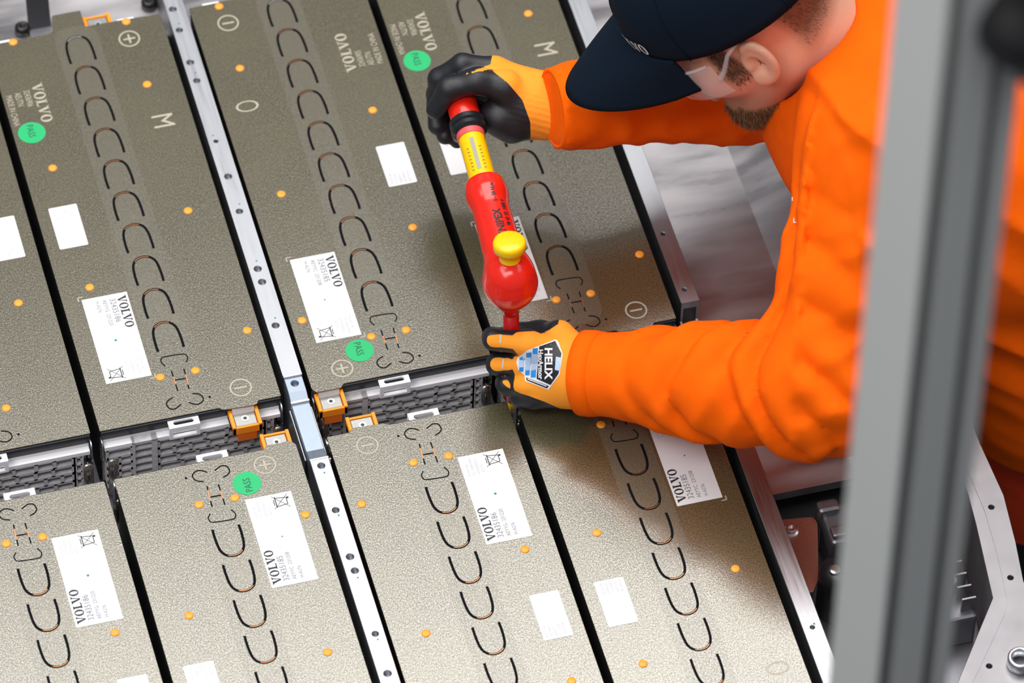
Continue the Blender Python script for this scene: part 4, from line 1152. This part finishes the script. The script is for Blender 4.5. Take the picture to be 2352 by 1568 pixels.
to_head(body_o)
def hp(mb, name, mat, smooth=True, parent=None):
    mb.v = [tuple(HM @ Vector(v)) for v in mb.v]; return mb.build(name, mat, parent or ws, smooth=smooth)
# hair strands: beard and cropped back hair
nrmB = grad(fhead, posB)
def strands(name, mat, sel, n, l0, l1, dirf, w_):
    I = rng.choice(np.where(sel)[0], n); B = MB()
    for i in I:
        p_ = posB[i]+rng.normal(0, .0012, 3); d_ = dirf(posB[i], nrmB[i])+rng.normal(0, .22, 3); d_ /= np.linalg.norm(d_); L_ = rng.uniform(l0, l1)
        s_ = np.cross(d_, rng.normal(size=3)); s_ /= np.linalg.norm(s_); bend = rng.normal(0, .15, 3)*L_
        B.add([p_-s_*w_, p_+s_*w_, p_+d_*L_*.6+bend*.4+s_*w_*.7, p_+d_*L_*.6+bend*.4-s_*w_*.7, p_+d_*L_+bend], [(0, 1, 2, 3), (3, 2, 4)])
    o = hp(B, name, mat, False); return o
x_, y_, z_ = posB.T
mouth = (z_ > -.080) & (np.abs(y_) < .026)
o = strands('beard', 'hair_gold', (z_ < -.084) & (x_ > .026) & (x_ < .092) & (z_ > -.135) & ~mouth & (nrmB[:, 2] < .55), 6500, .003, .010, lambda p, n_: np.array([-.1, 0, -1])*.8+n_*.6, .00030)
o = strands('hair', 'hair_dark', (x_ < -.040) & (z_ > -.034-.35*(x_+.06)) & (z_ < .06), 5000, .002, .004, lambda p, n_: n_*.5+np.array([-.5, 0, -.8]), .00018)
o = strands('sideburn', 'hair_dark', (x_ > .022) & (x_ < .044) & (z_ > -.028) & (z_ < .03) & (np.abs(y_) > .055), 900, .003, .005, lambda p, n_: n_*.4+np.array([.1, 0, -1]), .0003)
for s_ in (-1, 1):
    B = MB()
    B.lathe([(.0126*math.sin(PI*i/10), -.0126*math.cos(PI*i/10)) for i in range(11)], (.081, s_*.033, .006), (1, 0, 0), 20, caps=False); e_ = hp(B, 'eye', 'eye_white')
    B = MB(); B.lathe([(.006, .0112), (.0045, .0122), (.0002, .0128)], (.081, s_*.033, .006), (1, 0, -.15), 16, caps=False); hp(B, 'iris', 'eye_dark', True, e_)
    B = MB(); B.tube([(.098, s_*.015, .026), (.099, s_*.03, .031), (.090, s_*.048, .026)], [.003, .0036, .0018], 8); hp(B, 'eyebrow', 'hair_dark')
# ---- cap
def crown_pt(ph, t, off=0.0):
    fr = .5+.5*math.cos(ph)
    zr = .040+.010*fr-.012*(.5-.5*math.cos(ph))
    rx, ry = .1200+off, .0935+off
    if math.cos(ph) < 0: rx = .1140+off
    pr_ = math.cos(t*PI/2)**(.62+.30*fr*fr) if t < 1 else 0.0
    zt = .152+off
    lean = .010*fr*math.sin(t*PI)
    return (-.008+rx*math.cos(ph)*pr_+lean*.3, ry*math.sin(ph)*pr_, zr+(zt-zr)*math.sin(t*PI/2)**.92)
B = MB(); n, m = 64, 20
vs = [crown_pt(2*PI*k/n, i/m) for i in range(m) for k in range(n)]+[crown_pt(0, 1.0)]
fs = [(i*n+k, i*n+(k+1) % n, (i+1)*n+(k+1) % n, (i+1)*n+k) for i in range(m-1) for k in range(n)]+[((m-1)*n+k, (m-1)*n+(k+1) % n, m*n) for k in range(n)]
B.add(vs, fs); cap = hp(B, 'cap', 'cap_navy'); sm_ = cap.modifiers.new('thick', 'SOLIDIFY'); sm_.thickness = .0022; sm_.offset = -1
B = MB(); nb, ms = 40, 12; vs = []
for i in range(ms+1):
    s_ = i/ms
    for k in range(nb+1):
        ph = math.radians(-56+112*k/nb); b0_ = np.array(crown_pt(ph-.12, .02))
        L_ = .106*max(0, math.cos(ph*1.607))**.55
        y2 = b0_[1]*(1+.02*s_)
        arch = -1.7*(y2+.02)**2*(.25+.75*s_)
        vs.append((b0_[0]+L_*s_*math.cos(.12), y2-L_*s_*math.sin(.12), b0_[2]+.001-.026*s_-.014*s_*s_+arch+2.6*.0*s_))
fs = [(i*(nb+1)+k, i*(nb+1)+k+1, (i+1)*(nb+1)+k+1, (i+1)*(nb+1)+k) for i in range(ms) for k in range(nb)]
B.add(vs, fs); brim = hp(B, 'cap_brim', 'cap_navy', True, cap); sm_ = brim.modifiers.new('thick', 'SOLIDIFY'); sm_.thickness = .004; sm_.offset = 0
B = MB(); B.lathe([(.007, -.001), (.006, .003), (.0002, .0045)], crown_pt(0, 1.0), (0, 0, 1), 16, caps=False); hp(B, 'cap_button', 'cap_navy', True, cap)
for kk in range(6):                           # raised panel seams
    ph = kk*PI/3; B = MB(); B.tube([crown_pt(ph, t_/14, .0006) for t_ in range(0, 14)], .0009, 6); hp(B, 'cap_seam', 'cap_navy', True, cap)
tb = serif('VOLVO', .0105); B = MB()
B.v = []
for v in tb.v:
    ph = (v[0]-tb.width/2)/.104*1.15+.40; t_ = .06+(v[1]/.0105)*.085
    B.v.append((ph, t_, 0))
B.f = tb.f; B = subdivide_mb(B, .02); B.v = [crown_pt(a_, b2, .0022) for a_, b2, _ in B.v]; hp(B, 'cap_lettering', 'thread_white', False, cap)
# ---- safety glasses
B = MB(); nn = 36; vs = []
for zz in (-.026, -.012, .004, .020):
    for k in range(nn+1):
        a_ = math.radians(-78+156*k/nn); ins = .006*((zz+.003)/.023)**2
        nose = -.012*math.exp(-(math.sin(a_)*.08/.012)**2) if zz < -.02 else 0
        vs.append((.014+(.107-ins)*math.cos(a_)**.8 if math.cos(a_) > 0 else .014, .0815*math.sin(a_), zz-nose+.004))
fs = [(i*(nn+1)+k, i*(nn+1)+k+1, (i+1)*(nn+1)+k+1, (i+1)*(nn+1)+k) for i in range(3) for k in range(nn)]
B.add(vs, fs); gls = hp(B, 'safety_glasses', 'lens_clear')
for s_ in (-1, 1):
    B = MB(); B.tube([(.046, s_*.0800, .002), (.034, s_*.0840, .012), (.018, s_*.0880, .030), (-.006, s_*.088, .042)], [.0034, .0028, .0024, .002], 8); hp(B, 'glasses_temple', 'lens_clear', True, gls)
B = MB(); B.tube([(.014+.101*math.cos(math.radians(a_))**.8, .0815*math.sin(math.radians(a_)), .025) for a_ in range(-76, 77, 8)], .0018, 6); hp(B, 'glasses_rim', 'lens_clear', True, gls)
